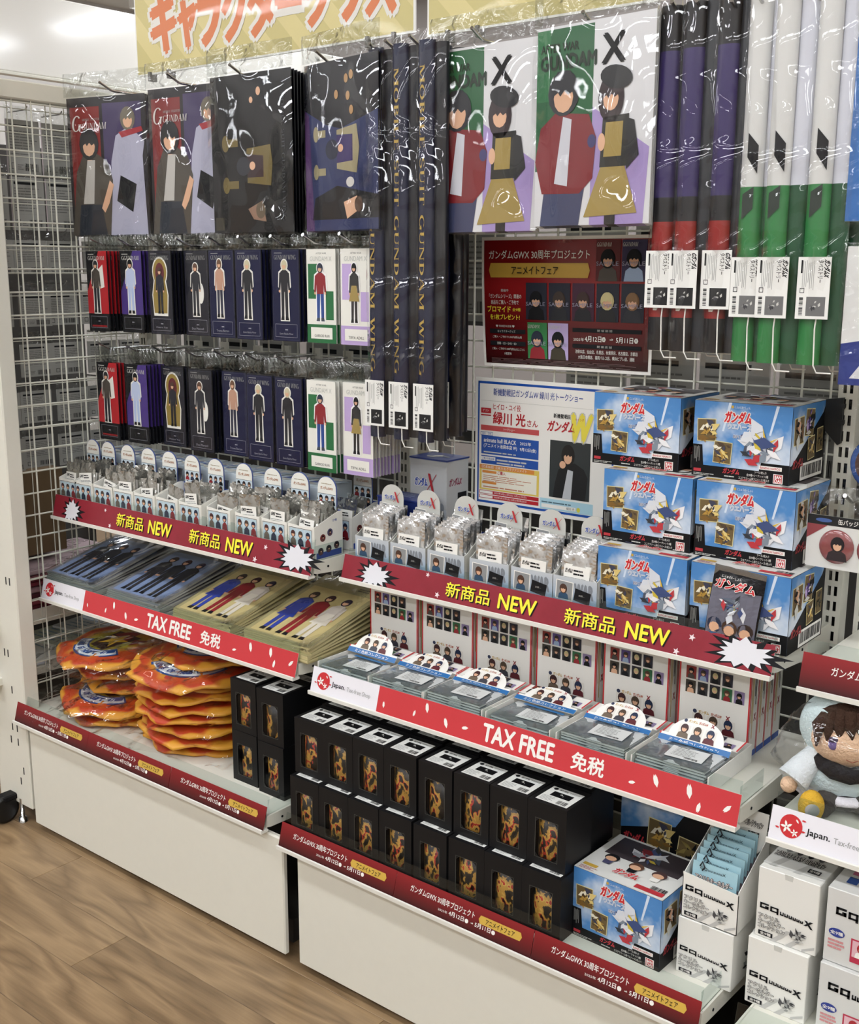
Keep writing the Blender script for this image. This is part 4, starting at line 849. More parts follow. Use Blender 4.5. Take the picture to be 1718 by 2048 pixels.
cart1 = carton_proto('packet_carton', w1, d1, .066, .088, 'small white open carton with three portraits on its front, full of packets', 'white packet cartons', fr.build('print'), ar.build('print'), .052, .152, side=sd.build('print'), rim=mat('#4c5c94', .4))
pk1 = packet_proto('foil_packet', .058, .088, FOILG, 'grey foil packet with white label standing in a white open carton', 'grey foil packets', 4, 'GWX')
edges = [(114, 1005), (151, 1012), (189, 1020), (229, 1030), (270, 1038), (314, 1047), (360, 1057), (415, 1062), (471, 1075), (524, 1090), (588, 1100), (640, 1110)]
xs_ = [onY(a, b, -.312).x for a, b in edges]; first1 = firstp = True; g1 = random.Random(21)
full = [5, 6, 5, 5, 5, 2, 4, 5, 6, 6, 6]
for k in range(11):
    x = max(.0265, min(xs_[k], .872-w1)); loc = (x, -.312, ZL)
    cl1 = 'small white open carton with three portraits, %s from the wire panel' % ORD[k]; pl1 = 'grey foil packet with white label in the %s white carton from the wire panel' % ORD[k]; pg1 = 'packets of the %s white carton' % ORD[k]
    if first1: cart1.location = loc; cart1['label'] = cl1; first1 = False
    else: copy_tree(cart1, loc, None, cl1)
    for j in range(full[k]):
        q = j/max(1, full[k]-1); pl = (x+w1/2+g1.uniform(-.002, .002), -.312+.012+.052*q, ZL+.004+.012*q+g1.uniform(0, .016)); rt = (-.08-.12*q+g1.uniform(-.1, .06), g1.uniform(-.17, .17), g1.uniform(-.12, .12))
        if firstp: pk1.location = pl; pk1.rotation_euler = rt; tag(pk1, pl1, None, pg1); firstp = False
        else: copy_tree(pk1, pl, rt, pl1, pg1)
# closed boxes behind that row, only their printed lids show
tp = PR((0, 0, .1203), (1, 0, 0), (0, 1, 0)); tp.rect(0, 0, w1-.002, .1, mat('#c3d0d8', .4), 1); tp.shards(.035, .05, .06, [LGREY, PAPER, CBLUE, mat('#9fb2c4'), GREY], 18, 2, 3)
cbx = thing('closed_carton', 'closed white and blue carton behind the row of open white cartons', 'carton', (0, 0, 0), 0, 'closed cartons behind the white ones'); part('box', MB().box(0, w1-.002, 0, .1, 0, .12, mat('#ccd8e0', .45), .001), cbx); part('print', tp, cbx); freeze(cbx)
for k in range(10):
    loc = (min(.87-w1, .0265+.0768*k), -.215, ZL)
    if k == 0: cbx.location = loc
    else: copy_tree(cbx, loc)

copy_tree(cart1, (.797, -.205, ZL), None, 'small white open carton tucked behind the last of its row')
for a_, b_ in (((.83, -.185, ZL+.01), (-.1, 0, .05)), ((.836, -.165, ZL+.014), (-.1, .05, -.05))): copy_tree(pk1, a_, b_, 'grey foil packet in the carton tucked behind the row', 'packets of the tucked carton')
# right shelf: six grey blue cartons full of silver packets
ZR = .7665; w2, d2 = .084, .064; GB = ramp_mat('grey_blue_print', [(0, '#6f8db4'), (.5, '#9fb0c2'), (1, '#bcc2c8')], 'gradient', .4)
for n in GB.node_tree.nodes:
    if n.type == 'MAPPING': n.inputs['Rotation'].default_value = (0, R(90), 0); n.inputs['Scale'].default_value = (18,)*3
def photo(p, u, v, w, h, a, l):
    p.rot_rect(u, v, w, h, a, PAPER, l); p.rot_rect(u, v, w*.9, h*.92, a, mat('#8d8f90'), l+1); p.bust(u-w*.05, v-h*.46, w*.6, h*.8, mat('#4a3024'), mat('#2b4a66'), l+2)
def film_front(p, w, h):
    p.rect(0, 0, w, h, GB, 1); p.text('WAR', w*.5, h*.45, w*.42, h*.4, mat('#7e848c'), 2, .05); photo(p, w*.27, h*.6, w*.4, h*.56, -.05, 3); p.rot_rect(w*.68, h*.5, w*.36, h*.36, -.17, INK, 4); p.text('次回…', w*.6, h*.5, w*.14, h*.05, LGREY, 5)
    p.text('アフタヌーンコレクション', w*.05, h*.1, w*.6, h*.1, mat('#30468a'), 2, .01); p.text('シーンシールコレクション', w*.05, h*.0+.001, w*.6, h*.09, mat('#30468a'), 2); p.rect(w*.72, h*.06, w*.96, h*.16, mat('#22356e'), 3); p.text('全16種', w*.74, h*.075, w*.2, h*.07, PAPER, 4)
fr = PR((0, -.0002, 0)); film_front(fr, w2, .058)
ar = PR((.0, d2-.0052, .088)); aw = .05; ar.rect(.016, -.02, w2-.016, .018, mat('#9fb6cf', .4), .5); photo(ar, .024, .012, .027, .03, -.05, 2); ar.rot_rect(.06, .008, .028, .022, -.17, INK, 4); ar.text('ガンダム', .024, .035, .026, .009, mat('#2b4aa0'), 4, .05, outline=.12, om=PAPER); ar.text('X', .044, .031, .016, .02, mat('#b5222b'), 6, .06, shear=.2, face='serif')
cart2 = carton_proto('packet_carton', w2, d2, .058, .09, 'grey blue open carton of silver packets on the shelf of wafer boxes', 'grey blue packet cartons', fr.build('print'), ar.build('print'), .054, .152, mat('#1c2f6e', .4), LGREY)
for o in KIDS[cart2]: pass
pk2 = packet_proto('silver_packet', .066, .1, FOIL, 'shiny silver packet with white label in a grey blue carton', 'silver packets', 9, 'ガンダムX')
edges = [(704, 1110), (774, 1118), (848, 1135), (932, 1160), (1015, 1175), (1099, 1195)]; firstc = firstp = True
for k, (a, b) in enumerate(edges):
    x = onY(a, b, -.282).x; loc = (x, -.272, ZR)
    cl2 = 'grey blue open carton of silver packets, %s from the wafer boxes' % ORD[5-k]; pl2 = 'shiny silver packet in the %s grey blue carton from the wafer boxes' % ORD[5-k]; pg2 = 'packets of the %s grey blue carton' % ORD[5-k]
    if firstc: cart2.location = loc; cart2['label'] = cl2; firstc = False
    else: copy_tree(cart2, loc, None, cl2)
    n = [7, 5, 8, 4, 5, 9][k]
    for j in range(n):
        q = j/max(1, n-1); up = .016+(.028 if (k in (2, 3) and j == n-1) else .014*q); pl = (x+w2/2+g1.uniform(-.002, .002), -.272+.006+.045*q, ZR-.018+up-.004*j*(k == 5)*.0+.004); pl = (pl[0], pl[1], max(ZR+.002, pl[2])); rt = (-.06-.1*q+g1.uniform(-.03, .03), g1.uniform(-.03, .03), g1.uniform(-.03, .03))
        if firstp: pk2.location = pl; pk2.rotation_euler = rt; tag(pk2, pl2, None, pg2); firstp = False
        else: copy_tree(pk2, pl, rt, pl2, pg2)
# boxes standing behind them
xb = thing('silver_carton', 'tall grey carton with a red and blue mark behind the grey blue cartons', 'carton', (.953, -.124, ZR)); WX, DX, HX = .092, .07, .19
part('box', MB().box(0, WX, 0, DX, 0, HX, mat('#b5b7b8', .35), .001), xb); p = PR((0, -.0002, 0)); p.rect(0, 0, WX, HX*.5, GB, 1); p.text('WAR', WX*.5, HX*.42, WX*.45, HX*.14, mat('#868c92'), 2, .05); photo(p, WX*.3, HX*.45, WX*.4, HX*.28, -.05, 3); p.rot_rect(WX*.73, HX*.4, WX*.36, HX*.17, -.17, INK, 4)
p.text('ガンダム', WX*.15, HX*.72, WX*.34, HX*.09, mat('#23439c'), 3, .05, outline=.12, om=PAPER); p.text('X', WX*.42, HX*.66, WX*.26, HX*.2, mat('#a51f2a'), 5, face='serif', shear=.2); part('print', p, xb)
p = PR((WX+.0002, 0, 0), (0, 1, 0), (0, 0, 1)); p.text('ガンダムX', DX*.1, HX*.74, DX*.55, HX*.08, mat('#8b2a4a'), 2, .03, shear=.2); [p.rect(DX*.5-.03*(r_ % 2)*0, HX*(.12+.2*r_), DX*.9, HX*(.26+.2*r_), INK, 2) for r_ in range(3)]; p.rect(DX*.08, HX*.1, DX*.44, HX*.36, mat('#2a1c20'), 2); part('print', p, xb)
part('lid', MB().box(-.001, WX+.001, -.001, DX+.001, HX, HX+.003, mat('#2a3b78', .35)), xb); p = PR((0, 0, HX+.0032), (1, 0, 0), (0, 1, 0)); p.shards(WX/2, DX/2, .04, [GREY, LGREY, INK], 8, 1, 5); part('print', p, xb)
nb = thing('navy_carton', 'closed navy blue carton beside the tall grey carton', 'carton', (.838+.088, -.20, ZR)); nb.location = (.927, -.19, ZR)
part('box', MB().box(0, .1, 0, .06, 0, .118, mat('#1b2a66', .35), .001), nb); part('lid', MB().box(-.001, .101, -.001, .061, .118, .121, mat('#22306c', .3)), nb); p = PR((0, 0, .1212), (1, 0, 0), (0, 1, 0)); p.lines(.01, .02, .09, .05, 4, mat('#8a94b8'), 1, random.Random(2)); part('print', p, nb); nb.location = (.925, -.19, ZR); nb.scale = (.26, 1, 1) if False else (1, 1, 1)

# ================================================================== blue wafer boxes
SKY = ramp_mat('sky_cloud_print', [(0, '#2f68ac'), (.46, '#4d86c2'), (.6, '#b9c9dc'), (.75, '#dfe5ec')], 'noise', .3, 13, detail=4)
WW, WD, WH = .157, .136, .118
SH_C = [mat('#d8dade'), mat('#a8aeb8'), mat('#2c3038'), mat('#e8e8ea'), mat('#b5323a'), mat('#7d8894'), mat('#4a5262'), mat('#d4d8e0'), mat('#c9b23c'), mat('#3a4a78')]
GOLDP = [mat('#b08a3c'), mat('#d9c27a'), mat('#4a3a2a'), mat('#e8e2cc'), mat('#7a5a28'), mat('#3a3c50')]
def pic(p, u, v, w, h, a, l, seed, cols=GOLDP):
    p.rot_rect(u, v, w, h, a, mat('#d9cf9a'), l); p.rot_rect(u, v, w*.93, h*.93, a, mat('#6a5836'), l+1); p.shards(u, v, min(w, h)*.8, cols, 20, l+2, seed)
def wafer_front():
    p = PR((0, -.0002, 0)); w, h = WW, WH; p.rect(0, 0, w, h, SKY, 1)
    p.poly([(0, 0), (w, 0), (w, h*.26), (w*.72, h*.26), (w*.7, h*.15), (w*.12, h*.15), (w*.1, h*.42), (0, h*.42)], BLACK, 2)
    for a in (.3, .78): p.poly([(w*a, h*.62), (w*(a+.02), h*.62), (w*(a+.09), h), (w*(a+.06), h)], mat('#cfdcec'), 2)
    p.text('ガンダム', w*.32, h*.74, w*.27, h*.15, RED, 4, .06, shear=.15, outline=.13, om=PAPER); p.text('ウエハース', w*.36, h*.66, w*.24, h*.07, mat('#b9c4d8'), 4, .02, outline=.08, om=PAPER); p.text('にふぉるめーしょん', w*.42, h*.93, w*.16, h*.035, PAPER, 4); p.rect(w*.385, h*.93, w*.41, h*.965, GOLD, 4); p.text('あけくち', w*.42, h*.545, w*.09, h*.045, mat('#33518c'), 4, .02, outline=.1, om=PAPER)
    pic(p, w*.14, h*.62, w*.2, h*.3, .04, 4, 3); pic(p, w*.32, h*.34, w*.19, h*.29, -.05, 6, 6)
    p.shards(w*.69, h*.45, w*.3, SH_C, 30, 5, 11); p.shards(w*.66, h*.4, w*.2, SH_C, 16, 9, 23); p.poly([(w*.58, h*.7), (w*.615, h*.58), (w*.66, h*.5), (w*.6, h*.52)], mat('#d8dade'), 12); p.poly([(w*.72, h*.72), (w*.735, h*.55), (w*.76, h*.56)], mat('#d6b23a'), 12); p.poly([(w*.88, h*.6), (w*.77, h*.53), (w*.78, h*.5)], mat('#d6b23a'), 12)
    p.lines(w*.02, h*.18, w*.085, h*.4, 5, GREY, 4, random.Random(3), .4, True); p.rect(w*.02, h*.06, w*.1, h*.1, mat('#b5323a'), 4); p.lines(w*.02, h*.015, w*.26, h*.05, 2, LGREY, 4, random.Random(4)); p.text('ガンダム', w*.33, h*.07, w*.17, h*.07, mat('#b5323a'), 4, .05, shear=.2); p.lines(w*.35, h*.03, w*.5, h*.06, 1, LGREY, 4, random.Random(6))
    p.rect(w*.7, h*.175, w*.93, h*.225, PAPER, 4); p.text('BANDAI NAMCO', w*.715, h*.186, w*.2, h*.028, mat('#b5323a'), 5, .02); p.text('シール1枚入り', w*.66, h*.115, w*.12, h*.035, PAPER, 4); p.text('全39種+シークレット3種', w*.58, h*.068, w*.22, h*.035, PAPER, 4); p.text('ココアクリーム味ウエハース1枚入り', w*.5, h*.02, w*.31, h*.035, PAPER, 4)
    p.rect(w*.85, h*.015, w*.945, h*.135, PAPER, 4); p.rect(w*.857, h*.023, w*.938, h*.127, mat('#b5202a'), 5); p.text('BAN', w*.866, h*.078, w*.064, h*.04, PAPER, 6, .03); p.text('DAI', w*.866, h*.03, w*.064, h*.04, PAPER, 6, .03)
    return p.build('print')
def wafer_side():
    p = PR((WW+.0002, 0, 0), (0, 1, 0), (0, 0, 1)); w, h = WD, WH; p.rect(0, 0, w, h, BLACK, 1); p.poly([(0, h*.25), (w*.05, h*.25), (w*.9, h*.85), (w, h), (0, h)], SKY, 2)
    pic(p, w*.2, h*.68, w*.28, h*.36, .05, 3, 4, [INK, mat('#6a4a30'), SKIN, LGREY]); pic(p, w*.5, h*.76, w*.26, h*.36, -.08, 3, 8, [LILAC, PURPLE, LGREY, INK]); pic(p, w*.58, h*.42, w*.2, h*.3, .1, 5, 9); pic(p, w*.83, h*.5, w*.18, h*.32, .06, 5, 10, [INK, mat('#6a5a34'), mat('#3a342a')])
    p.text('ガンダム', w*.06, h*.2, w*.3, h*.12, mat('#9d2a30'), 5, .05, shear=.15); p.rect(w*.3, h*.02, w*.96, h*.24, PAPER, 4); p.bars(w*.33, h*.06, w*.93, h*.21, 30, INK, 5); return p.build('print')
def wafer_top(bright=False):
    p = PR((0, 0, WH+.0006), (1, 0, 0), (0, 1, 0)); w, d = WW, WD; p.rect(0, 0, w, d, mat('#dcdcd8', .35), 1); p.rect(w*.08, d*.5, w*.92, d*.96, mat('#3a3236'), 2); p.shards(w*.5, d*.72, w*.3, SH_C + [mat('#7a1c24')], 26, 3, 14)
    for k, u in enumerate((.22, .5, .76)): p.ell(w*u, d*.42, w*.08, w*.07, [INK, mat('#5a3a28'), mat('#4a3230')][k], 11, 14); p.ell(w*u, d*.39, w*.06, w*.045, SKIN, 12, 12); p.poly([(w*(u-.04), d*.26), (w*(u+.04), d*.26), (w*(u+.05), d*.35), (w*(u-.05), d*.35)], [mat('#4a4a6a'), INK, PAPER][k], 11)
    p.text('ガンダム', w*.36, d*.14, w*.26, d*.12, RED, 12, .06, shear=.15, outline=.12, om=PAPER); p.rect(w*.66, d*.04, w*.97, d*.12, mat('#b5323a'), 4); p.bars(w*.8, d*.12, w*.97, d*.2, 14, INK, 5); p.rect(w*.04, d*.1, w*.2, d*.16, GOLD, 4); p.lines(w*.04, d*.02, w*.25, d*.09, 3, mat('#a8585a'), 4, random.Random(8)); return p.build('print')
WF, WS_, WT = wafer_front(), wafer_side(), wafer_top()
def wafer_proto():
    t = thing('wafer_box', 'x', 'snack box', (0, 0, 0), 0, None); q = MB(); q.box(0, WW, 0, WD, 0, WH-.001, mat('#22242a', .35))
    part('box', q, t); l = MB(); l.grid(lambda a, b: (WW*a, WD*b, WH-.001+.006*math.sin(math.pi*a)*0+.0012), 2, 2, PAPER, False); part('lid', l, t); part('print', WF, t); part('print', WS_, t); part('print', WT, t); return freeze(t)
wf = wafer_proto(); fw = True
lab = {(0, 0): 'blue wafer box at the bottom of the stack next to the grey blue cartons', (0, 1): 'blue wafer box at the bottom, behind the upright snack packet', (1, 0): 'blue wafer box in the middle layer next to the talk show poster', (1, 1): 'blue wafer box in the middle layer beside the round badge pack', (2, 0): 'blue wafer box on top, touching the talk show poster', (2, 1): 'blue wafer box on top, beside the slotted uprights'}
pos = {(0, 0): (1.466, -.262), (0, 1): (1.630, -.262), (1, 0): (1.449, -.222), (1, 1): (1.613, -.222), (2, 0): (1.405, -.187), (2, 1): (1.586, -.187)}
for (r_, c_), (x, y) in pos.items():
    loc = (x, y, ZR+WH*r_+.0008*r_)
    if fw: wf.location = loc; wf['label'] = lab[(r_, c_)]; wf['group'] = 'stacked blue wafer boxes'; fw = False
    else: copy_tree(wf, loc, None, lab[(r_, c_)], 'stacked blue wafer boxes')
# upright snack packet in front of them
sp = thing('snack_packet', 'small black and red snack packet standing before the wafer boxes', 'snack packet', (1.702, -.276, ZR+.001), 0, None, (-.06, .09, .05)); pw_, ph_ = .08, .12
def fp(sg):
    def f(a, b): e = (math.sin(math.pi*a)**.5)*(math.sin(math.pi*min(1, max(0, (b-.08)/.84)))**.5 if .08 < b < .92 else 0); return (pw_*(a-.5), sg*.008*e+.0012*math.sin(a*20+b*9)+(.0008*math.sin(a*90) if b < .08 or b > .92 else 0), ph_*b)
    return f
q = MB(); q.grid(fp(-1), 10, 14, mat('#15151a', .22, .3, bump=.3)); q.grid(fp(1), 10, 14, mat('#c9c9c9', .25, .8)); part('pouch', q, sp)
class SPR(PR):
    def p(s, u, v, l): a = u/pw_+.5; b = v/ph_; c = Vector(fp(-1)(a, b)); return c+Vector((0, -.0012-EPS*l, 0))
p = SPR((0, 0, 0))
for i in range(8):
    for j in range(10): p.rect(-.038+.0095*i, .004+.0085*j, -.038+.0095*(i+1), .004+.0085*(j+1), mat('#6a6a78', .3), 1)
for k in range(3): p.ell(-.024+.024*k, .03, .012, .012, [mat('#24304a'), mat('#4a3428'), mat('#33241f')][k], 4, 12); p.ell(-.024+.024*k, .026, .008, .008, SKIN, 5, 10); p.ell(-.024+.024*k, .012, .009, .007, [mat('#3a6a98'), INK, PAPER][k], 4, 10)
p.shards(0, .06, .03, SH_C, 20, 5, 31); p.text('ガンダム', -.033, .088, .062, .014, RED, 14, .05, shear=.1, outline=.12, om=PAPER); p.text('にふぉるめーしょん', -.024, .104, .03, .004, PAPER, 14); part('print', p, sp)

# ================================================================== flat sleeved art boards on the left shelf
def board_print(kind, w, d):
    p = PR((0, 0, .0042), (1, 0, 0), (0, 1, 0)); p.rect(0, 0, w, d, mat('#77797f', .4) if kind == 0 else mat('#a39a70', .4), 1); bg = mat('#7d90b4', .4) if kind == 0 else mat('#c9b982', .4); p.rect(w*.06, d*.03, w*.94, d*.8, bg, 2)
    c = [(mat('#2b2a30'), mat('#23242a'), mat('#1d1e24')), (mat('#2c3f9a'), mat('#7c1a22'), mat('#cfc6bc'))][kind]
    for k in range(3): p.figure(w*(.24+.25*k), d*.06, d*.66, [mat('#3a2c28'), mat('#3a2026'), mat('#2c2438')][k], c[k], c[k] if kind == 0 else [mat('#2c3f9a'), mat('#8b1c26'), mat('#ddd6c8')][k], INK, 4, None, ([False]*3 if kind == 0 else [mat('#2c3f9a'), False, mat('#ddd6c8')])[k])
    p.lines(w*.66, d*.86, w*.9, d*.92, 2, mat('#5a5040'), 3, random.Random(4)); return p.build('print')
ZT = .5515+.026
def boards(kind, xl, py, label, group, n=8, w=.185, d=.245):
    me = board_print(kind, w, d); bm = None; x = onY(xl, py, -.36).x
    bgm = MB(); bgm.grid(lambda a, b: (-.008+(w+.016)*a, -.008+(d+.03)*b, .0062+.0022*math.sin(9*a+5*b)*math.sin(7*b+2*a)+.001*math.sin(23*a-11*b)), 12, 14, film('board_film', 8, 1., 1.5, .05, dist=.05, f0=.06, detail=1.5)); bgm = bgm.build('clear_sleeve')
    for j in range(n):
        t = thing('art_board', label if j < n-1 else 'topmost '+label, 'art board', (x+random.uniform(-.003, .003), -.362+.001*j, ZT+.001+.0042*j), 0, group, (R(.5)+R(2.1)*j, 0, R(random.uniform(-1.2, 1.2))))
        part('board', MB().box(0, w, 0, d, 0, .004, mat('#a8a8a4', .4) if kind == 0 else mat('#c9bd8e', .4)), t)
        part('print', me, t)
        if j in (n-1, n-3): part('clear_sleeve', bgm, t)
boards(0, 92, 1150, 'grey sleeved art board in the pile at the wire panel', 'first pile of grey art boards'); boards(0, 211, 1185, 'grey sleeved art board in the pile beside the cream boards', 'second pile of grey art boards')
boards(1, 345, 1225, 'cream sleeved art board in the pile beside the grey boards', 'first pile of cream art boards'); boards(1, 486, 1270, 'cream sleeved art board in the pile at the open end of the shelf', 'second pile of cream art boards', 8)

# ================================================================== flame cushions on the left deck
def cushion_mat():
    m = bpy.data.materials.new('flame_print'); m.use_nodes = True; nt = m.node_tree; b = nt.nodes['Principled BSDF']; N = nt.nodes.new; L_ = nt.links.new
    tc = N('ShaderNodeTexCoord'); mp = N('ShaderNodeMapping'); mp.inputs['Scale'].default_value = (1, 1, 0); L_(tc.outputs['Object'], mp.inputs[0])
    ln = N('ShaderNodeVectorMath'); ln.operation = 'LENGTH'; L_(mp.outputs[0], ln.inputs[0])
    no = N('ShaderNodeTexNoise'); no.inputs['Scale'].default_value = 17; no.inputs['Detail'].default_value = 1.2; L_(tc.outputs['Object'], no.inputs[0])
    ma = N('ShaderNodeMath'); ma.operation = 'MULTIPLY_ADD'; ma.inputs[1].default_value = .075; L_(no.outputs['Fac'], ma.inputs[0]); L_(ln.outputs['Value'], ma.inputs[2])
    sc = N('ShaderNodeMath'); sc.operation = 'MULTIPLY'; sc.inputs[1].default_value = 5.0; L_(ma.outputs[0], sc.inputs[0])
    r = N('ShaderNodeValToRGB'); cr = r.color_ramp; st = [(.2, '#8a9638'), (.5, '#b3a434'), (.63, '#cf8a2c'), (.7, '#c2501f'), (.84, '#b83a1a'), (.875, '#d89a2e')]
    while len(cr.elements) < len(st): cr.elements.new(.5)
    for e, (p_, c) in zip(cr.elements, st): e.position = p_; e.color = lin(c)
    L_(sc.outputs[0], r.inputs[0]); L_(r.outputs[0], b.inputs['Base Color']); b.inputs['Roughness'].default_value = .5; return m
CUSH = cushion_mat(); CR = .15
def cushion_mesh(seed):
    g = random.Random(seed); ph = [g.random()*6 for _ in range(5)]; q = MB(); n = 40; pr = [(0, .016), (.3, .016), (.6, .0145), (.85, .0105), (.97, .005), (1.0, 0), (.97, -.003), (.8, -.0055), (.4, -.006), (0, -.006)]; vs = []
    for r_, z in pr:
        for k in range(n):
            a = 2*math.pi*k/n; fl = 1+.035*math.sin(7*a+ph[0])+.025*math.sin(12*a+ph[1])+.02*math.sin(17*a+ph[2]); rr = CR*r_*(1+(fl-1)*r_); zz = z+(.003*math.sin(5*a+ph[3])+.002*math.sin(9*a+ph[4]))*r_**3; vs.append((rr*math.cos(a), rr*math.sin(a)*.93, zz+.007))
    q.mesh(vs, [(i*n+(k+1) % n, i*n+k, (i+1)*n+k, (i+1)*n+(k+1) % n) for i in range(len(pr)-1) for k in range(n)], CUSH, True); return q.build('cushion')
def cushion_print():
    class CPR(PR):
        def p(s, u, v, l):
            r_ = min(.999, math.hypot(u, v/.93)/CR); tb = [(0, .016), (.3, .016), (.6, .0145), (.85, .0105), (1.0, .0)]
            for (a, za), (b, zb) in zip(tb, tb[1:]):
                if r_ <= b: z = za+(zb-za)*(r_-a)/(b-a); break
            return Vector((u, v, z+.0078+EPS*l))
    p = CPR((0, 0, 0)); k = 16
    CY = -.0
    def arc(r0, r1, a0, a1, m, l, cy=-.0):
        for i in range(k):
            a, b = a0+(a1-a0)*i/k, a0+(a1-a0)*(i+1)/k; p.poly([(r0*math.sin(a), cy-r0*math.cos(a)), (r0*math.sin(b), cy-r0*math.cos(b)), (r1*math.sin(b), cy-r1*math.cos(b)), (r1*math.sin(a), cy-r1*math.cos(a))][::-1], m, l)
    B = mat('#1f4a8c', .5); WB = mat('#cfd8dc', .5)
    arc(.060, .098, -1.15, 1.15, B, 1); arc(.065, .093, -1.1, 1.1, WB, 2)
    tx = 'King of heart 4711'
    for i, ch in enumerate(tx):
        if ch == ' ': continue
        a = -.98+1.96*i/(len(tx)-1); r_ = .086; p.text(ch, r_*math.sin(a)-.004, CY-r_*math.cos(a), .0085, .016, B, 3, .03, rot=a, shear=.15)
    p.poly([(-.03, -.095), (-.012, -.1), (-.034, -.13)], mat('#a8261f'), 1); p.poly([(.0, .09), (.03, .01), (-.04, .02)], mat('#8a2420'), 1); p.poly([(-.05, .04), (.045, .045), (.03, -.05), (-.03, -.05)], mat('#3a2420'), .6); p.star(.0, .0, .042, mat('#d9b13a'), 1.4, 5, .4, 0); p.poly([(.04, .03), (.075, .05), (.06, .0)], mat('#8a2420'), 1)
    return p.build('print')
CM = [cushion_mesh(s) for s in (1, 2, 3)]; CPN = cushion_print()
def cushion_bag(seed):
    g = random.Random(seed); ph = [g.random()*6 for _ in range(6)]; q = MB()
    def top(a, b):
        u, v = 2*a-1, 2*b-1; r_ = math.hypot(u, v); base = .022*max(0, 1-(r_*.95)**2.2)**.6 if r_ < 1.05 else 0
        cr = .004*math.sin(8*u+ph[0]+5*v)*math.sin(7*v+ph[1]-3*u)+.0035*math.sin(13*(u-v)+ph[2])+.003*math.sin(17*(u+v)+ph[3])
        return (.165*u, .158*v, .004+base+.7*(cr+.004)*(1 if r_ > .35 else .5)*min(1, max(.2, r_)))
    q.grid(top, 26, 26, film('crumpled_film', 14, 1., 1.5, .04, dist=.05, f0=.06, detail=1.5)); return q.build('clear_bag')
CB = [cushion_bag(s) for s in (1, 2)]
DK = .270+.026
def cushion(x, y, z, rot, i, label, group, bagged=True, pr=True):
    t = thing('flame_cushion', label, 'cushion', (x, y, z), 0, group, rot); part('cover', CM[i % 3], t)
    if pr: part('print', CPN, t)
    if bagged: part('clear_bag', CB[i % 2], t)
lA, lB = 'round flame patterned cushion in a clear bag, in the low pile at the wire panel', 'round flame patterned cushion in a clear bag, in the tall pile beside the black boxes'
gA, gB = 'flame cushions at the wire panel', 'flame cushions beside the black boxes'
for k, (x, y, z, rt) in enumerate([(.215, -.285, .001, (0, .0, .4)), (.205, -.295, .03, (.05, .02, -.1)), (.2, -.22, .066, (.03, -.05, 1.2)), (.182, -.25, .103, (.05, .05, .5)), (.172, -.28, .134, (.09, -.02, -.15))]): cushion(x, y, DK+z, rt, k, lA if k < 4 else 'topmost round flame cushion of the low pile at the wire panel', gA)
gc = random.Random(5)
for k in range(9):
    cushion(.478+gc.uniform(-.014, .014)-(.025 if k == 6 else 0), -.265+gc.uniform(-.012, .012)-(.02 if k == 7 else 0)+(.045 if k == 8 else 0), DK+.001+.0235*k, (gc.uniform(-.02, .04)+(.06 if k >= 7 else 0), gc.uniform(-.03, .03), gc.uniform(-.4, .5)), k, lB if k < 8 else 'topmost round flame cushion of the tall pile beside the black boxes', gB, k % 2 == 0 or k > 6, k in (7, 8, 6))

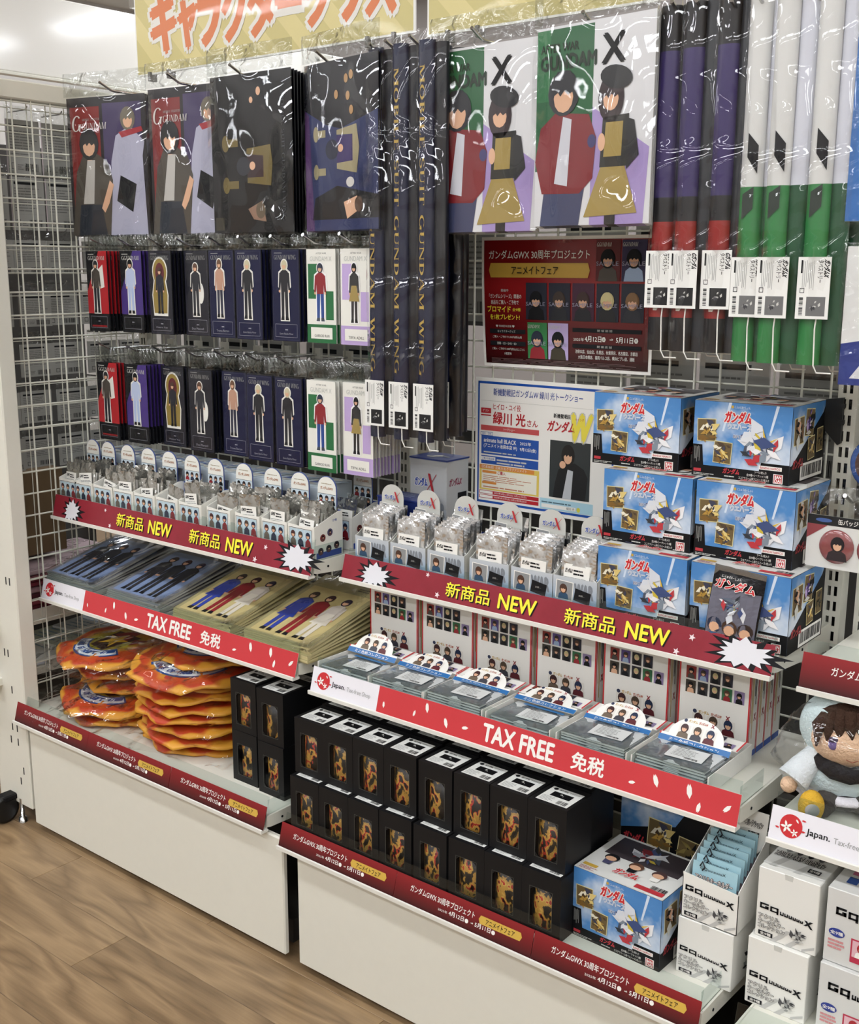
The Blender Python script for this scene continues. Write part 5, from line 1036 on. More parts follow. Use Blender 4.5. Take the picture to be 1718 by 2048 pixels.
# ================================================================== black mug boxes
MW, MD, MH = .073, .075, .109
MUG = ramp_mat('mug_print', [(0, '#0f0f10'), (.4, '#2a2216'), (.46, '#a07a34'), (.53, '#b38e42'), (.56, '#9a2a1c'), (.6, '#16130f')], 'noise', .35, 62, (1, 1, .7), 2.5, hard=True)
def mug_proto():
    t = thing('mug_box', 'x', 'gift box'); K = mat('#0f0f11', .5, spec=.3); q = MB(); c = .0008
    wl, wr, wb, wt, cc = MW*.22, MW*.78, MH*.14, MH*.74, .006
    q.box(0, c, 0, MD, 0, MH, K); q.box(MW-c, MW, 0, MD, 0, MH, K); q.box(c, MW-c, MD-c, MD, 0, MH, K); q.box(c, MW-c, 0, MD-c, 0, c, K); q.box(c, MW-c, 0, MD-c, MH-c, MH, K)
    q.box(c, wl, 0, c, c, MH-c, K); q.box(wr, MW-c, 0, c, c, MH-c, K); q.box(wl, wr, 0, c, c, wb, K); q.box(wl, wr, 0, c, wt, MH-c, K)
    for x, z, sx, sz in ((wl, wb, 1, 1), (wr, wb, -1, 1), (wr, wt, -1, -1), (wl, wt, 1, -1)): q.sheet([(x, z), (x+sx*cc, z), (x, z+sz*cc)] if sx*sz > 0 else [(x, z), (x, z+sz*cc), (x+sx*cc, z)], (0, 0, 0), (1, 0, 0), (0, 0, 1), (0, -1, 0), c, K)
    part('box', q, t); p = PR((0, -.0002, 0)); p.frame(wl-.001, wb-.001, wr+.001, wt+.001, .0006, mat('#55554f'), 1); part('print', p, t)
    m_ = MB(); m_.lathe([(.0, .006), (.030, .006), (.0325, .009), (.0325, .088), (.030, .088), (.029, .012), (0, .012)], MUG, 24); part('mug', m_, t, (MW/2, .036, 0)); part('window', MB().box(wl-.002, wr+.002, .001, .0014, wb-.002, wt+.002, film('window_film', 3, .03, 1.4, .05, f0=.012)), t)
    s = PR((0, 0, MH+.0002), (1, 0, 0), (0, 1, 0)); s.rect(MW*.12, MD*.1, MW*.92, MD*.82, mat('#dedfdb', .45), 1); s.rect(MW*.28, MD*.4, MW*.78, MD*.62, BLACK, 2); s.shards(MW*.53, MD*.51, .007, [LGREY, GREY], 5, 3, 4); s.ell(MW*.24, MD*.73, .004, .004, INK, 2, 10); s.text('ガンダム', MW*.34, MD*.69, MW*.22, MD*.08, INK, 2, .04); s.text('マグカップ', MW*.6, MD*.69, MW*.24, MD*.07, INK, 2); s.lines(MW*.16, MD*.15, MW*.5, MD*.38, 5, GREY, 2, random.Random(3), .35); s.bars(MW*.6, MD*.14, MW*.85, MD*.3, 14, INK, 2)
    part('sticker', s, t); return freeze(t)
mb_ = mug_proto(); fm = True
def put_mug(x, y, z, label, group):
    global fm
    if fm: mb_.location = (x, y, z); mb_['label'] = label; mb_['group'] = group; fm = False
    else:
        c = copy_tree(mb_, (x, y, z), (0, 0, R(random.uniform(-1.2, 1.2))), label, group)
        for o in COL.objects[-8:]:
            if o.parent == c and o.name.startswith('mug'): o.rotation_euler = (0, 0, random.uniform(0, 6.28))
ZB1 = .2565+.026
xm = [.888+.0015, .9635, 1.0385, 1.121, 1.2125, 1.2975, 1.3725, 1.4475]; xm = [x+.034 if k == 0 else x for k, x in enumerate(xm)]
xm = [.9275, 1.0015, 1.0755, 1.1495, 1.2285, 1.305, 1.3795, 1.4535]
for k, x in enumerate(xm):
    put_mug(x, -.444, ZB1, 'black windowed mug box, front bottom layer, %s from the deck wafer box' % ORD[7-k], 'front mug boxes, bottom layer'); put_mug(x-.003, -.427, ZB1+MH+.0006, 'black windowed mug box, front top layer, %s from the deck wafer box' % ORD[7-k], 'front mug boxes, top layer')
    put_mug(x-.006, -.362, ZB1, 'black windowed mug box in the second row under the red strip', 'second row mug boxes'); put_mug(x-.008, -.347, ZB1+MH+.0006, 'black windowed mug box in the second row under the red strip', 'second row mug boxes')
for x, y in ((.70, -.386), (.783, -.392)):
    for z in (0, MH+.0006): put_mug(x, y, DK+z, 'black windowed mug box beside the tall pile of flame cushions', 'mug boxes beside the cushions')
    for z in (0, MH+.0006): put_mug(x-.004, y+.08, DK+z, 'black windowed mug box behind the pair beside the flame cushions', 'mug boxes behind the pair beside the cushions')

# ================================================================== open trays of flat silver packets
ZT1 = .538+.026; TW, TD = .128, .155
def thumbs(p, u, v, w, h, l, n=((4, 1), (5, 0))):
    cs = [mat('#8a2a22'), mat('#5a4a8a'), mat('#1c1d24'), mat('#1e2030'), mat('#3a342a'), mat('#2a2c30'), mat('#22222a'), mat('#2c6a44'), mat('#8a7aa0')]
    i = 0
    for c, r_ in n:
        for k in range(c): a = u+w*k/5*1.02; b = v+h*r_*.52; p.rect(a, b, a+w*.17, b+h*.46, cs[i], l); p.bust(a+w*.085, b, w*.12, h*.42, [INK, mat('#3a2c24'), mat('#cbbf8c'), mat('#5a3a28')][i % 4], [mat('#4a443e'), mat('#9fb6d8'), INK, INK, SKIN, INK, INK, mat('#8b1c26'), INK][i], l+1); i += 1
def trio(p, u, v, w, l):
    for k in range(3): p.rect(u+w*.34*k, v, u+w*.34*k+w*.3, v+w*.34, mat('#e4e0d8'), l); p.bust(u+w*.34*k+w*.15, v, w*.3, w*.36, [mat('#3a1a1c'), mat('#4a3a2c'), mat('#1c2a48')][k], [mat('#6a5a4a'), mat('#3a3a44'), mat('#5a1c24')][k], l+1)
def collection_mark(p, u, v, w, l): p.ell(u+w*.06, v+w*.04, w*.05, w*.05, mat('#2a3350'), l, 12); p.text('ガンダム', u+w*.15, v+w*.01, w*.26, w*.08, GOLD, l, .03); p.text('ガンダムW', u+w*.46, v+w*.01, w*.26, w*.08, mat('#b5522b'), l, .03); p.text('X', u+w*.82, v, w*.1, w*.1, mat('#8b1c26'), l, .05)
TB = thing('collection_box', 'white box with red edges and portrait grid standing behind the packet trays', 'carton', (0, 0, 0), 0, 'white boxes behind the packet trays'); BW, BD, BH = .122, .03, .168
part('box', MB().box(0, BW, 0, BD, 0, BH, PAPER, .001), TB); p = PR((0, -.0002, 0)); p.rect(0, 0, .0025, BH, RED, 1); p.rect(BW-.0025, 0, BW, BH, RED, 1); p.rect(0, BH-.012, BW, BH, BLUE, 1); thumbs(p, .012, .088, BW-.02, .046, 2); collection_mark(p, .026, .056, .07, 2); trio(p, .026, .03, .075, 2); part('print', p, TB)
p = PR((BW+.0002, 0, 0), (0, 1, 0), (0, 0, 1)); p.rect(0, 0, .0025, BH, RED, 1); p.lines(.006, .02, .014, .15, 2, GOLD, 1, random.Random(1), .5, True); p.text('X', .016, .06, .008, .012, DKRED, 1, .04); p.lines(.016, .08, .024, .15, 2, INK, 1, random.Random(1), .5, True); p.rect(0, 0, BD, .01, BLUE, 1); part('print', p, TB); freeze(TB)
TR = thing('packet_tray', 'white open tray with a folded portrait header holding silver packets', 'display tray', (0, 0, 0), 0, 'open trays of flat packets')
q = MB(); q.box(0, TW, 0, TD, 0, .001, PAPER); q.box(0, .0012, 0, TD, 0, .03, PAPER); q.box(TW-.0012, TW, 0, TD, 0, .03, PAPER); q.box(0, TW, TD-.0012, TD, 0, .03, PAPER); q.box(0, TW, 0, .0012, 0, .012, PAPER); part('tray', q, TR)
lf = MB(); LA = R(38)
lf.sheet([(0, 0), (TW, 0), (TW, .035), (0, .035)], (0, .098, .036), (1, 0, 0), (0, math.cos(.1), math.sin(.1)), (0, 0, 1), .001, PAPER); part('lid_flap', lf, TR); p = PR((0, .0985, .0366), (1, 0, 0), (0, math.cos(.1), math.sin(.1))); thumbs(p, .012, .003, TW-.02, .032, 1); p.rect(0, 0, .0025, .035, RED, 1); p.rect(TW-.0025, 0, TW, .035, RED, 1); part('print', p, TR)
V_ = Vector((0, math.sin(LA), math.cos(LA))); hd = MB(); pts = [(.004, 0), (TW-.004, 0), (TW-.004, .014)] + [(TW/2+(TW*.36)*math.cos(math.pi*i/14), .014+.034*math.sin(math.pi*i/14)) for i in range(15)] + [(.004, .014)]
hd.sheet(pts, (0, .078, .032), (1, 0, 0), V_, Vector((1, 0, 0)).cross(V_), .001, PAPER); h_ = part('header_flap', hd, TR); p = PR((0, .078, .032), (1, 0, 0), V_); p.rect(.004, 0, TW-.004, .010, mat('#2a6aa8', .4), 1); p.text('ミニ色紙コレクション', .022, .0018, .084, .0062, PAPER, 2, .015); trio(p, .032, .0115, .064, 2); collection_mark(p, .036, .038, .056, 2); p.rect(.004, .01, .0065, .014, RED, 1); part('print', p, h_); freeze(TR)
SPK = thing('flat_packet', 'flat clear packet with a white label stacked in an open tray', 'packet', (0, 0, 0), 0, 'flat packets in the trays'); fw_, fd_ = .116, .084
q = MB(); q.grid(lambda a, b: (fw_*a, fd_*b, .0035+.0009*math.sin(9*a+4*b)+.0012*math.sin(math.pi*a)*math.sin(math.pi*b)), 8, 8, mat('#8f979c', .12, .6, bump=.3, bscale=20)); q.box(.001, fw_-.001, .001, fd_-.001, 0, .0032, mat('#c9cccd', .3)); part('pouch', q, SPK)
p = PR((0, 0, .0058), (1, 0, 0), (0, 1, 0)); p.poly([(.04, .016), (.1, .02), (.096, .062), (.036, .058)], mat('#dcdedd', .4), 1); p.lines(.046, .026, .092, .055, 6, GREY, 2, random.Random(5), .35); p.bars(.07, .022, .092, .027, 12, INK, 2); p.rect(.02, .07, .1, .078, mat('#3a78b0', .3), 1); p.lines(.044, .056, .07, .06, 1, INK, 2, random.Random(5)); part('label', p, SPK); freeze(SPK)
tx = [onY(a, b, -.36).x for a, b in [(630, 1330), (740, 1365), (850, 1395), (975, 1430), (1115, 1480), (1265, 1520)]]; f0 = f1 = f2 = True
bx = [onY(a, b, -.2).x for a, b in [(747, 1185), (851, 1210), (960, 1240), (1081, 1270), (1216, 1300), (1367, 1340)]]
for k in range(6):
    loc = (max(.928, tx[k]), -.366, ZT1+.0005)
    tl_ = 'white open packet tray with folded header, %s from the cream art boards' % ORD[k]
    if f0: TR.location = loc; TR['label'] = tl_; f0 = False
    else:
        tc_ = copy_tree(TR, loc, None, tl_)
        if k in (1, 2, 3, 4):
            for c_ in [o for o in bpy.data.objects if o.parent == tc_ and o.name.startswith('header_flap')]:
                a_ = R([0, 26, 24, 30, 18][k]); pv = Vector((0, .078, .032)); c_.rotation_euler = (-a_, 0, 0); c_.location = pv-Matrix.Rotation(-a_, 3, 'X') @ pv
    for j in range([5, 6, 7, 5, 7, 7][k]):
        pl = (loc[0]+.005+random.uniform(-.0015, .0015), -.362+random.uniform(-.001, .002), ZT1+.002+.0047*j)
        sl_, sg_ = 'flat clear packet in the %s open tray from the cream art boards' % ORD[k], 'flat packets of the %s tray' % ORD[k]
        if f1: SPK.location = pl; tag(SPK, sl_, None, sg_); f1 = False
        else: copy_tree(SPK, pl, None, sl_, sg_)
    for j in range(2 if k < 5 else 4):
        bl = (bx[k]-.004, -.205+.0315*j, ZT1)
        tb_ = 'white red edged box with portrait grid behind the %s tray from the art boards' % ORD[k]
        if f2: TB.location = bl; TB['label'] = tb_; f2 = False
        else: copy_tree(TB, bl, None, tb_ if j == 0 else 'white box with red edges stacked behind a front one at the packet trays', None if j == 0 else 'white boxes stacked behind the front ones')

# ================================================================== right end of the right deck
wl_ = 'open topped looking white lidded wafer box on the deck beside the black boxes'
copy_tree(wf, (1.526, -.405, ZB1), (0, 0, R(-2)), 'blue wafer box with white printed lid on the deck beside the black boxes', 'wafer box on the deck')
big = thing('wafer_case', 'large black sided case with a barcode behind the deck wafer box', 'carton', (1.518, -.245, ZB1)); part('case', MB().box(0, .2, 0, .14, 0, .2, BLACK, .001), big); p = PR((0, -.0003, 0)); p.poly([(0, .12), (.1, .15), (.13, .2), (0, .2)], SKY, 1); pic(p, .072, .128, .042, .05, -.05, 3, 3); pic(p, .126, .112, .042, .048, -.1, 3, 9, [INK, mat('#6a5a34'), mat('#8a7a44')]); p.text('ガンダム', .005, .098, .04, .018, mat('#b5323a'), 4, .05, shear=.2); p.rect(.03, .05, .15, .085, PAPER, 3); p.bars(.034, .056, .146, .083, 30, INK, 4); p.text('4 549660 845678', .04, .0512, .08, .004, INK, 4); part('print', p, big)
def key_front(w, h, o=(0, -.0002, 0)):
    p = PR(o); G2 = mat('#b9b9b6', .5)
    for a in (.25, .5, .78): p.poly([(w*a, 0), (w*(a+.1), 0), (w*(a+.35), h*.35), (w*(a+.27), h*.35)] if a < .6 else [(w*a, 0), (w*.98, h*.14), (w*.98, h*.2), (w*a, h*.06)], G2, 1)
    p.gq(w*.06, h*.62, w*.86, h*.2, INK, 3)
    for i, t_ in enumerate(('アクリル', 'キーホルダー', 'コレクション')): p.text(t_, w*.05, h*(.46-.115*i), w*(.34 if i == 0 else .44), h*.1, PAPER, 4, .01, outline=.1, om=INK)
    p.rect(w*.06, h*.06, w*.3, h*.16, INK, 3); p.text('全9種', w*.09, h*.08, w*.18, h*.065, PAPER, 4, .02); p.shards(w*.7, h*.32, w*.19, [mat('#4a4a4c'), GREY, mat('#2c2c30'), LGREY], 16, 4, 17); return p
def key_top(w, d, z):
    p = PR((0, 0, z), (1, 0, 0), (0, 1, 0)); p.rect(w*.0, d*.12, w, d*.98, mat('#d2d2ce', .5), 1)
    for a in (.1, .5): p.poly([(w*a, d*.1), (w*(a+.12), d*.1), (w*(a+.45), d*.95), (w*(a+.36), d*.95)], mat('#b4b4b0'), 2)
    p.text('アクリルキーホルダーコレクション', w*.05, d*.38, w*.8, d*.14, PAPER, 4, .01, outline=.1, om=INK); p.rect(w*.68, d*.2, w*.88, d*.3, INK, 4); p.text('全9種', w*.7, d*.22, w*.16, d*.06, PAPER, 5); p.gq(w*.3, d*.84, w*.4, d*.1, INK, 4)
    for k in range(4): p.ell(w*(.2+.18*k), d*.62, w*.05, d*.09, [GREY, mat('#3a3a3c'), INK, mat('#4c4c50')][k], 3, 12)
    return p
def key_closed(label, group, loc, w=.094, d=.11, h=.115, rz=0.):
    t = thing('key_holder_carton', label, 'carton', loc, rz, group); part('box', MB().box(0, w, 0, d, 0, h, mat('#e3e2dc', .45), .001), t); p = key_front(w, h*.62); part('print', p, t); part('print', key_top(w, d, h+.0004), t); q = PR((w+.0003, 0, 0), (0, 1, 0), (0, 0, 1)); q.shards(d*.5, h*.3, .025, [LGREY, GREY, INK], 9, 1, 6); q.text('X', d*.62, h*.5, d*.2, h*.25, GREY, 1, .03); part('print', q, t); part('tuck_tab', MB().sheet([(w*.43, 0), (w*.57, 0), (w*.56, -.008), (w*.44, -.008)], (0, -.0004, h), (1, 0, 0), (0, 0, 1), (0, -1, 0), .0005, LGREY), t)
    return t
KW, KD, KH1 = .088, .105, .092
key_closed('closed white key holder carton under the open one on the right deck', None, (1.700, -.39, ZB1), KW, KD, KH1)
def key_open(loc, label):
    w, d, hf = KW, KD, .068; t = thing('key_holder_carton', label, 'carton', loc); o_ = mat('#e6e5df', .45); q = MB(); q.sheet([(0, 0), (w, 0), (w, hf-.004), (0, hf+.004)], (0, 0, 0), (1, 0, 0), (0, 0, 1), (0, -1, 0), .001, o_); q.box(0, w, 0, d, 0, .001, o_)
    for x, n in ((0, -1), (w, 1)): q.sheet([(0, 0), (d, 0), (d, .12), (0, hf)], (x, 0, 0), (0, 1, 0), (0, 0, 1), (n, 0, 0), .001, o_)
    q.box(0, w, d-.001, d, 0, .12, o_); part('tray', q, t); part('print', key_front(w, .066), t)
    V = Vector((0, .2, 1)).normalized(); a = MB(); a.sheet([(0, 0), (.01, -.012), (w-.01, -.012), (w, 0), (w, .05), (0, .05)], (0, d-.02, .104), (1, 0, 0), V, Vector((1, 0, 0)).cross(V), .001, o_); hf_ = part('header_flap', a, t); p = PR((0, d-.0205, .104), (1, 0, 0), V); p.text('アクリルキーホルダーコレクション', w*.08, .026, w*.84, .01, PAPER, 3, .01, outline=.1, om=INK); p.rect(w*.68, .012, w*.88, .019, INK, 3); p.text('全9種', w*.7, .0135, w*.15, .005, PAPER, 4); p.poly([(w*.05, .0), (w*.2, .0), (w*.75, .022), (w*.6, .022)], LGREY, 1); part('print', p, hf_)
    return t
key_open((1.703, -.388, ZB1+KH1+.0008), 'open white key holder carton full of pale blue packets')
kp = thing('key_holder_packet', 'pale blue packet with a small chain in the open key holder carton', 'packet', (0, 0, 0), 0, 'pale blue packets'); part('card', MB().box(0, .07, 0, .002, 0, .085, mat('#9fc4cf', .3)), kp); p = PR((0, -.0002, 0)); p.rect(0, 0, .07, .05, mat('#7a6a70'), 1); p.shards(.035, .03, .025, [mat('#a84a3a'), mat('#3a4a78'), LGREY, INK], 10, 2, 9); p.text('アクリルキーホルダー', .006, .058, .058, .009, PAPER, 5, .01, outline=.1, om=mat('#5a2a22')); p.text('コレクション', .024, .046, .04, .008, PAPER, 5, .01, outline=.1, om=mat('#5a2a22')); p.text('GQuuuuuuX', .012, .074, .04, .005, INK, 2); part('print', p, kp); part('chain', MB().tube([(.012, -.002, .08), (.016, -.004, .088), (.02, -.003, .08), (.016, -.002, .074)], .0012, mat('#3a3a40', .3, .8), 6), kp); freeze(kp)
for j in range(7):
    pl = (1.711, -.382+.011*j, ZB1+KH1+.003+.006*j); rt = (-.12, 0, random.uniform(-.03, .03))
    if j == 0: kp.location = pl; kp.rotation_euler = rt
    else: copy_tree(kp, pl, rt)
key_closed('closed white key holder carton standing behind the open one', None, (1.722, -.26, ZB1), .088, .105, .17)

# ================================================================== third rack
ZB2 = .2545+.026; ZT2 = .5357+.026; ZM2 = .738+.026
key_closed('closed white key holder carton, lower one of the tall pair at the neighbouring rack', None, (1.81, -.39, ZB2), .088, .115, .105)
key_closed('closed white key holder carton, upper one of the tall pair at the neighbouring rack', None, (1.816, -.383, ZB2+.1056), .088, .115, .108)
key_closed('closed white key holder carton behind the tall pair at the neighbouring rack', None, (1.822, -.262, ZB2), .088, .115, .225)
def grey_carton(label, loc):
    w, d, h = .11, .12, .11; t = thing('badge_carton', label, 'carton', loc, 0, 'pale grey cartons with small portraits'); part('box', MB().box(0, w, 0, d, 0, h, mat('#cfcfcc', .45), .001), t); p = PR((0, -.0002, 0)); p.gq(w*.12, h*.62, w*.76, h*.16, INK, 2); p.ell(w*.15, h*.42, w*.1, h*.06, mat('#2a3a8a'), 2, 16); p.text('全9種', w*.07, h*.395, w*.16, h*.05, PAPER, 3, .02); p.lines(w*.05, h*.2, w*.26, h*.34, 3, mat('#c9888a'), 2, random.Random(3), .6); p.rect(w*.33, h*.1, w*.6, h*.42, mat('#b5304a'), 2); p.rect(w*.35, h*.18, w*.58, h*.4, mat('#d9b0b8'), 3); p.bust(w*.465, h*.18, w*.16, h*.2, mat('#a8262e'), PAPER, 4); part('print', p, t)
    q = PR((0, 0, h+.0004), (1, 0, 0), (0, 1, 0)); q.lines(w*.3, d*.7, w*.8, d*.85, 3, GREY, 1, random.Random(5), .5); [q.rect(w*(.14+.2*(k % 4)), d*(.2+.22*(k//4)), w*(.27+.2*(k % 4)), d*(.36+.22*(k//4)), mat(['#2a4a8a', '#8a2a2a', '#2a7a5a', '#b54a8a', '#c96a8a', '#7a6a2a', '#3a4ac0', '#a03a5a'][k]), 1) for k in range(8)]; part('print', q, t)
grey_carton('pale grey carton with small portraits, lower one in the corner of the neighbouring rack', (1.916, -.395, ZB2)); grey_carton('pale grey carton with small portraits, upper one in the corner of the neighbouring rack', (1.916, -.388, ZB2+.1108))
bb = thing('blue_carton', 'blue carton standing in the shade behind the plush doll', 'carton', (1.845, -.13, ZT2)); part('box', MB().box(0, .12, 0, .06, 0, .15, mat('#2f6aa0', .4), .001), bb); p = PR((0, -.0002, 0)); p.lines(.01, .02, .1, .06, 3, mat('#b9cbd8'), 1, random.Random(1)); part('print', p, bb)
wc = thing('price_card', 'small white price card standing on the shelf above the plush doll', 'card', (1.925, -.27, ZM2)); part('card', MB().sheet([(0, 0), (.1, 0), (.1, .12), (.02, .12)], (0, 0, 0), (1, 0, 0), (0, .1, .99), (0, -1, .1), .001, mat('#d8dcea', .4)), wc); p = PR((0, -.0012, 0), (1, 0, 0), (0, .1, .99)); p.text('1/', .016, .02, .008, .008, INK, 1); part('print', p, wc)
# round badge pack hanging at the rack boundary
def badge_pack():
    a = onY(1615, 1050, -.2); t = thing('badge_pack', 'white hanging pack with a round portrait badge beside the wafer boxes', 'hanging pack', (a.x, -.2, a.z-.06)); w, h = .13, .078
    part('card', MB().box(0, w, 0, .001, 0, h, mat('#dcdcd8', .4)), t); p = PR((0, -.0002, 0)); p.rect(0, h-.014, w, h, INK, 1); p.text('缶バッジセット', .045, h-.011, .05, .008, PAPER, 2, .02); p.ell(.1, h-.007, .008, .005, PAPER, 2); p.ell(.024, h-.007, .012, .003, mat('#3a5a9a'), 2); p.poly([(0, h-.014), (.03, h-.014), (0, h-.036)], mat('#8d3a40'), 2); part('print', p, t)
    for cx_ in (.045, .1):
        b = MB(); b.lathe([(0, .004), (.02, .0038), (.024, .002), (.0255, 0)], ramp_mat('badge_print', [(0, '#4a2a2c'), (.5, '#8d4a4c'), (1, '#b0a4a8')], 'noise', .12, 30, coat=1.), 28); o = part('badge', b, t, (cx_, -.001, .034), (R(90), 0, 0)); p = PR((0, 0, .0045), (1, 0, 0), (0, 1, 0)); p.bust(.003, -.02, .03, .036, mat('#1c161c'), mat('#2c2226'), 1); part('print', p, o)
    part('bag_header', bag(w+.01, .045, .002, 8, 4, .0012, 6, HEADER), t, (-.005, -.001, h)); part('clear_bag', bag(w+.01, h+.004, .004, 10, 8, .001, 8, film('card_film')), t, (-.005, -.002, -.002))
    hook(a.x+.06, -.225, a.z+.055, 'chrome hook of the round badge pack', 'badge hooks')
badge_pack()
bt = thing('blue_badge_pack', 'clear pack with a blue rimmed round badge under the blue poster', 'hanging pack', (1.815, -.15, .985)); b = MB(); b.lathe([(0, .005), (.034, .0045), (.038, .003), (.04, 0)], mat('#1f4a8c', .15, coat=1.), 30); bo = part('badge', b, bt, (.045, -.002, .06), (R(90), 0, 0)); p = PR((0, 0, .0052), (1, 0, 0), (0, 1, 0)); p.ell(0, 0, .031, .031, mat('#4a3430', .2), 1, 24); p.bust(0, -.024, .04, .046, mat('#171318'), mat('#2a3048'), 2); part('print', p, bo); part('clear_bag', bag(.1, .15, .004, 8, 10, .0015, 9, FILM2), bt, (0, -.008, .0)); hook(1.86, -.17, 1.125, 'chrome hook of the blue rimmed badge pack', 'badge hooks')
cl = thing('plastic_clip', 'black plastic clip pushed into the slotted upright', 'clip', (1.766, -.058, 1.075)); cl.scale = (.75, .75, .62); part('body', MB().sheet([(-.028, .0), (.0, -.035), (.006, -.03), (.006, .085), (-.03, .078), (-.032, .03)], (0, 0, 0), (1, 0, 0), (0, 0, 1), (0, -1, 0), .014, mat('#1c1c1c', .5)), cl); [part('hook_tab', MB().box(.0, .012, -.004, .002, z_, z_+.01, mat('#1c1c1c', .5)), cl) for z_ in (.02, .06)]
def blue_sheet(label, x, y, z0, z1, w, kind):
    t = thing('hanging_poster_pack', label, 'hanging pack', (x, y, z0)); h = z1-z0; part('sheet', MB().box(0, w, 0, .002, 0, h, PAPER), t); p = PR((0, -.0002, 0))
    if kind == 0: p.rect(0, 0, w, h, mat('#2f6aae', .35), 1); p.poly([(.02, .0), (w, .0), (w, h*.35), (.03, h*.3)], mat('#25304a'), 2)
    else:
        p.rect(0, 0, w, h, mat('#dcdcda', .4), 1); p.poly([(0, 0), (w, 0), (w, h*.1), (w, h*.3), (.04, h*.34), (0, h*.3)], mat('#22357e', .35), 2)
        p.poly([(.015, h*.05), (w, h*.05), (w, h*.2), (.035, h*.2)], mat('#cfd0d4', .4), 3); p.poly([(.03, h*.28), (w, h*.28), (w, h*.5), (.04, h*.45)], mat('#dcdcda', .4), 3); p.poly([(.05, h*.38), (w*.7, h*.36), (w*.7, h*.55), (.06, h*.5)], mat('#2a2a30'), 4)
    part('print', p, t); part('clear_bag', bag(w+.01, h+.01, .004, 10, 12, .0015, 7, FILM2), t, (-.005, -.004, -.005)); hook(x+w*.5, y-.02, z1+.03, 'chrome hook holding a hanging pack at the neighbouring rack', 'hooks at the neighbouring rack')
blue_sheet('blue hanging poster pack next to the white and green rolls', 1.816, -.24, 1.385, 1.72, .22, 0); blue_sheet('white and navy hanging board below the blue poster pack', 1.822, -.235, 1.165, 1.352, .2, 1)
# ================================================================== plush doll in a clear bag
def blob(c, r, m, n=20, k=14, f=None):
    q = MB(); c = Vector(c)
    def fn(a, b):
        t = 2*math.pi*a; s = math.pi*(b-.5); d = Vector((math.cos(s)*math.cos(t), math.cos(s)*math.sin(t), math.sin(s))); e = f(d) if f else 1.
        return c+Vector((d.x*r[0]*e, d.y*r[1]*e, d.z*r[2]*e))
    q.grid(fn, n, k, m); return q
fz = lambda col: mat(col, .9, bump=.5, bscale=260, spec=.2)
pl = thing('plush_doll', 'bagged plush doll with brown hair and pale hooded coat on the white shelf', 'plush doll', (1.885, -.262, ZT2), R(26)); hc = Vector((0, -.012, .115))
part('head', blob(hc, (.055, .047, .047), fz('#e6c3a4')), pl)
part('hood', blob(hc+Vector((0, .016, .006)), (.067, .048, .056), fz('#cfe0e2'), 24, 16), pl)
hr = fz('#3d2a20'); q = blob(hc+Vector((0, .006, .010)), (.0585, .046, .045), hr, 28, 18, lambda d: 1. if (d.z > .5 or d.y > -.15) else .8)
for s_ in (-1, -.72, -.42, -.12, .2, .5, .76, 1): q.tube([hc+Vector((s_*.036, -.030+.014*abs(s_), .042-.012*abs(s_))), hc+Vector((s_*.046, -.044+.014*abs(s_), .028-.006*abs(s_))), hc+Vector((s_*.051+.004, -.0465+.017*abs(s_), .012-.022*abs(s_)))], [.009, .0095, .0015], hr, 8)
part('hair', q, pl)
p = MB()
for s_ in (-1, 1):
    e = blob(hc+Vector((s_*.026, -.0405, .0)), (.007, .0025, .0095), mat('#7a6aa2', .4), 12, 8); p.v_off = len(p.v); p.mesh(e.v, e.f, mat('#6a5a92', .4), True)
    e = blob(hc+Vector((s_*.026, -.0412, .006)), (.0068, .0025, .005), mat('#3a2a4a', .4), 12, 8); p.mesh(e.v, e.f, mat('#3a2a4a', .4), True)
p.tube([hc+Vector((-.008, -.0455, -.02)), hc+Vector((0, -.0458, -.0235)), hc+Vector((.008, -.0455, -.02))], .0007, mat('#8a4a38', .5), 6); part('face', p, pl)
part('body', blob((0, .0, .05), (.05, .04, .05), fz('#2a2a30')), pl)
ct = blob((0, .004, .052), (.062, .046, .038), fz('#cfdfe2'), 28, 16, lambda d: 1+.08*max(0, -d.z)); part('coat', ct, pl)
cf = blob((0, .004, .022), (.07, .052, .012), fz('#e8e4ea'), 28, 8); part('coat_trim', cf, pl)
part('collar', MB().tube([(-.04, -.02, .078), (-.02, -.042, .07), (0, -.046, .066), (.02, -.042, .07), (.04, -.02, .078)], [.012, .013, .012, .013, .012], fz('#16161c'), 10), pl)
for s_ in (-1, 1):
    part('sleeve', MB().tube([(s_*.04, -.008, .078), (s_*.06, -.02, .062), (s_*.074, -.03, .045)], [.018, .02, .024], fz('#dfe6ea'), 12), pl); part('hand', blob((s_*.079, -.034, .04), (.012, .012, .012), fz('#e6c3a4'), 12, 8), pl)
    part('leg', MB().tube([(s_*.02, -.02, .02), (s_*.036, -.05, .017)], [.018, .016], fz('#4a4644'), 12), pl); part('foot', blob((s_*.05, -.064, .024), (.018, .014, .024), fz('#d8ab3a'), 16, 10), pl)
    so = MB().lathe([(0, .0012), (.009, .0008), (.01, 0)], mat('#9a9a98', .4), 14); part('sole_badge', so, pl, (s_*.05, -.0785, .024), (R(90), 0, 0))
g = random.Random(3); ph = [g.random()*6 for _ in range(6)]
bq = blob((0, -.008, .085), (.1, .078, .08), film('plush_bag_film', 16, 1., 1.5, .06, dist=.02, f0=.05), 36, 26, lambda d: 1+.05*math.sin(7*d.x+ph[0]+5*d.z)*math.sin(6*d.z+ph[1])+.035*math.sin(15*d.x+ph[2]-9*d.z)+.03*math.sin(13*d.z+ph[3]+8*d.y)); part('clear_bag', bq, pl)

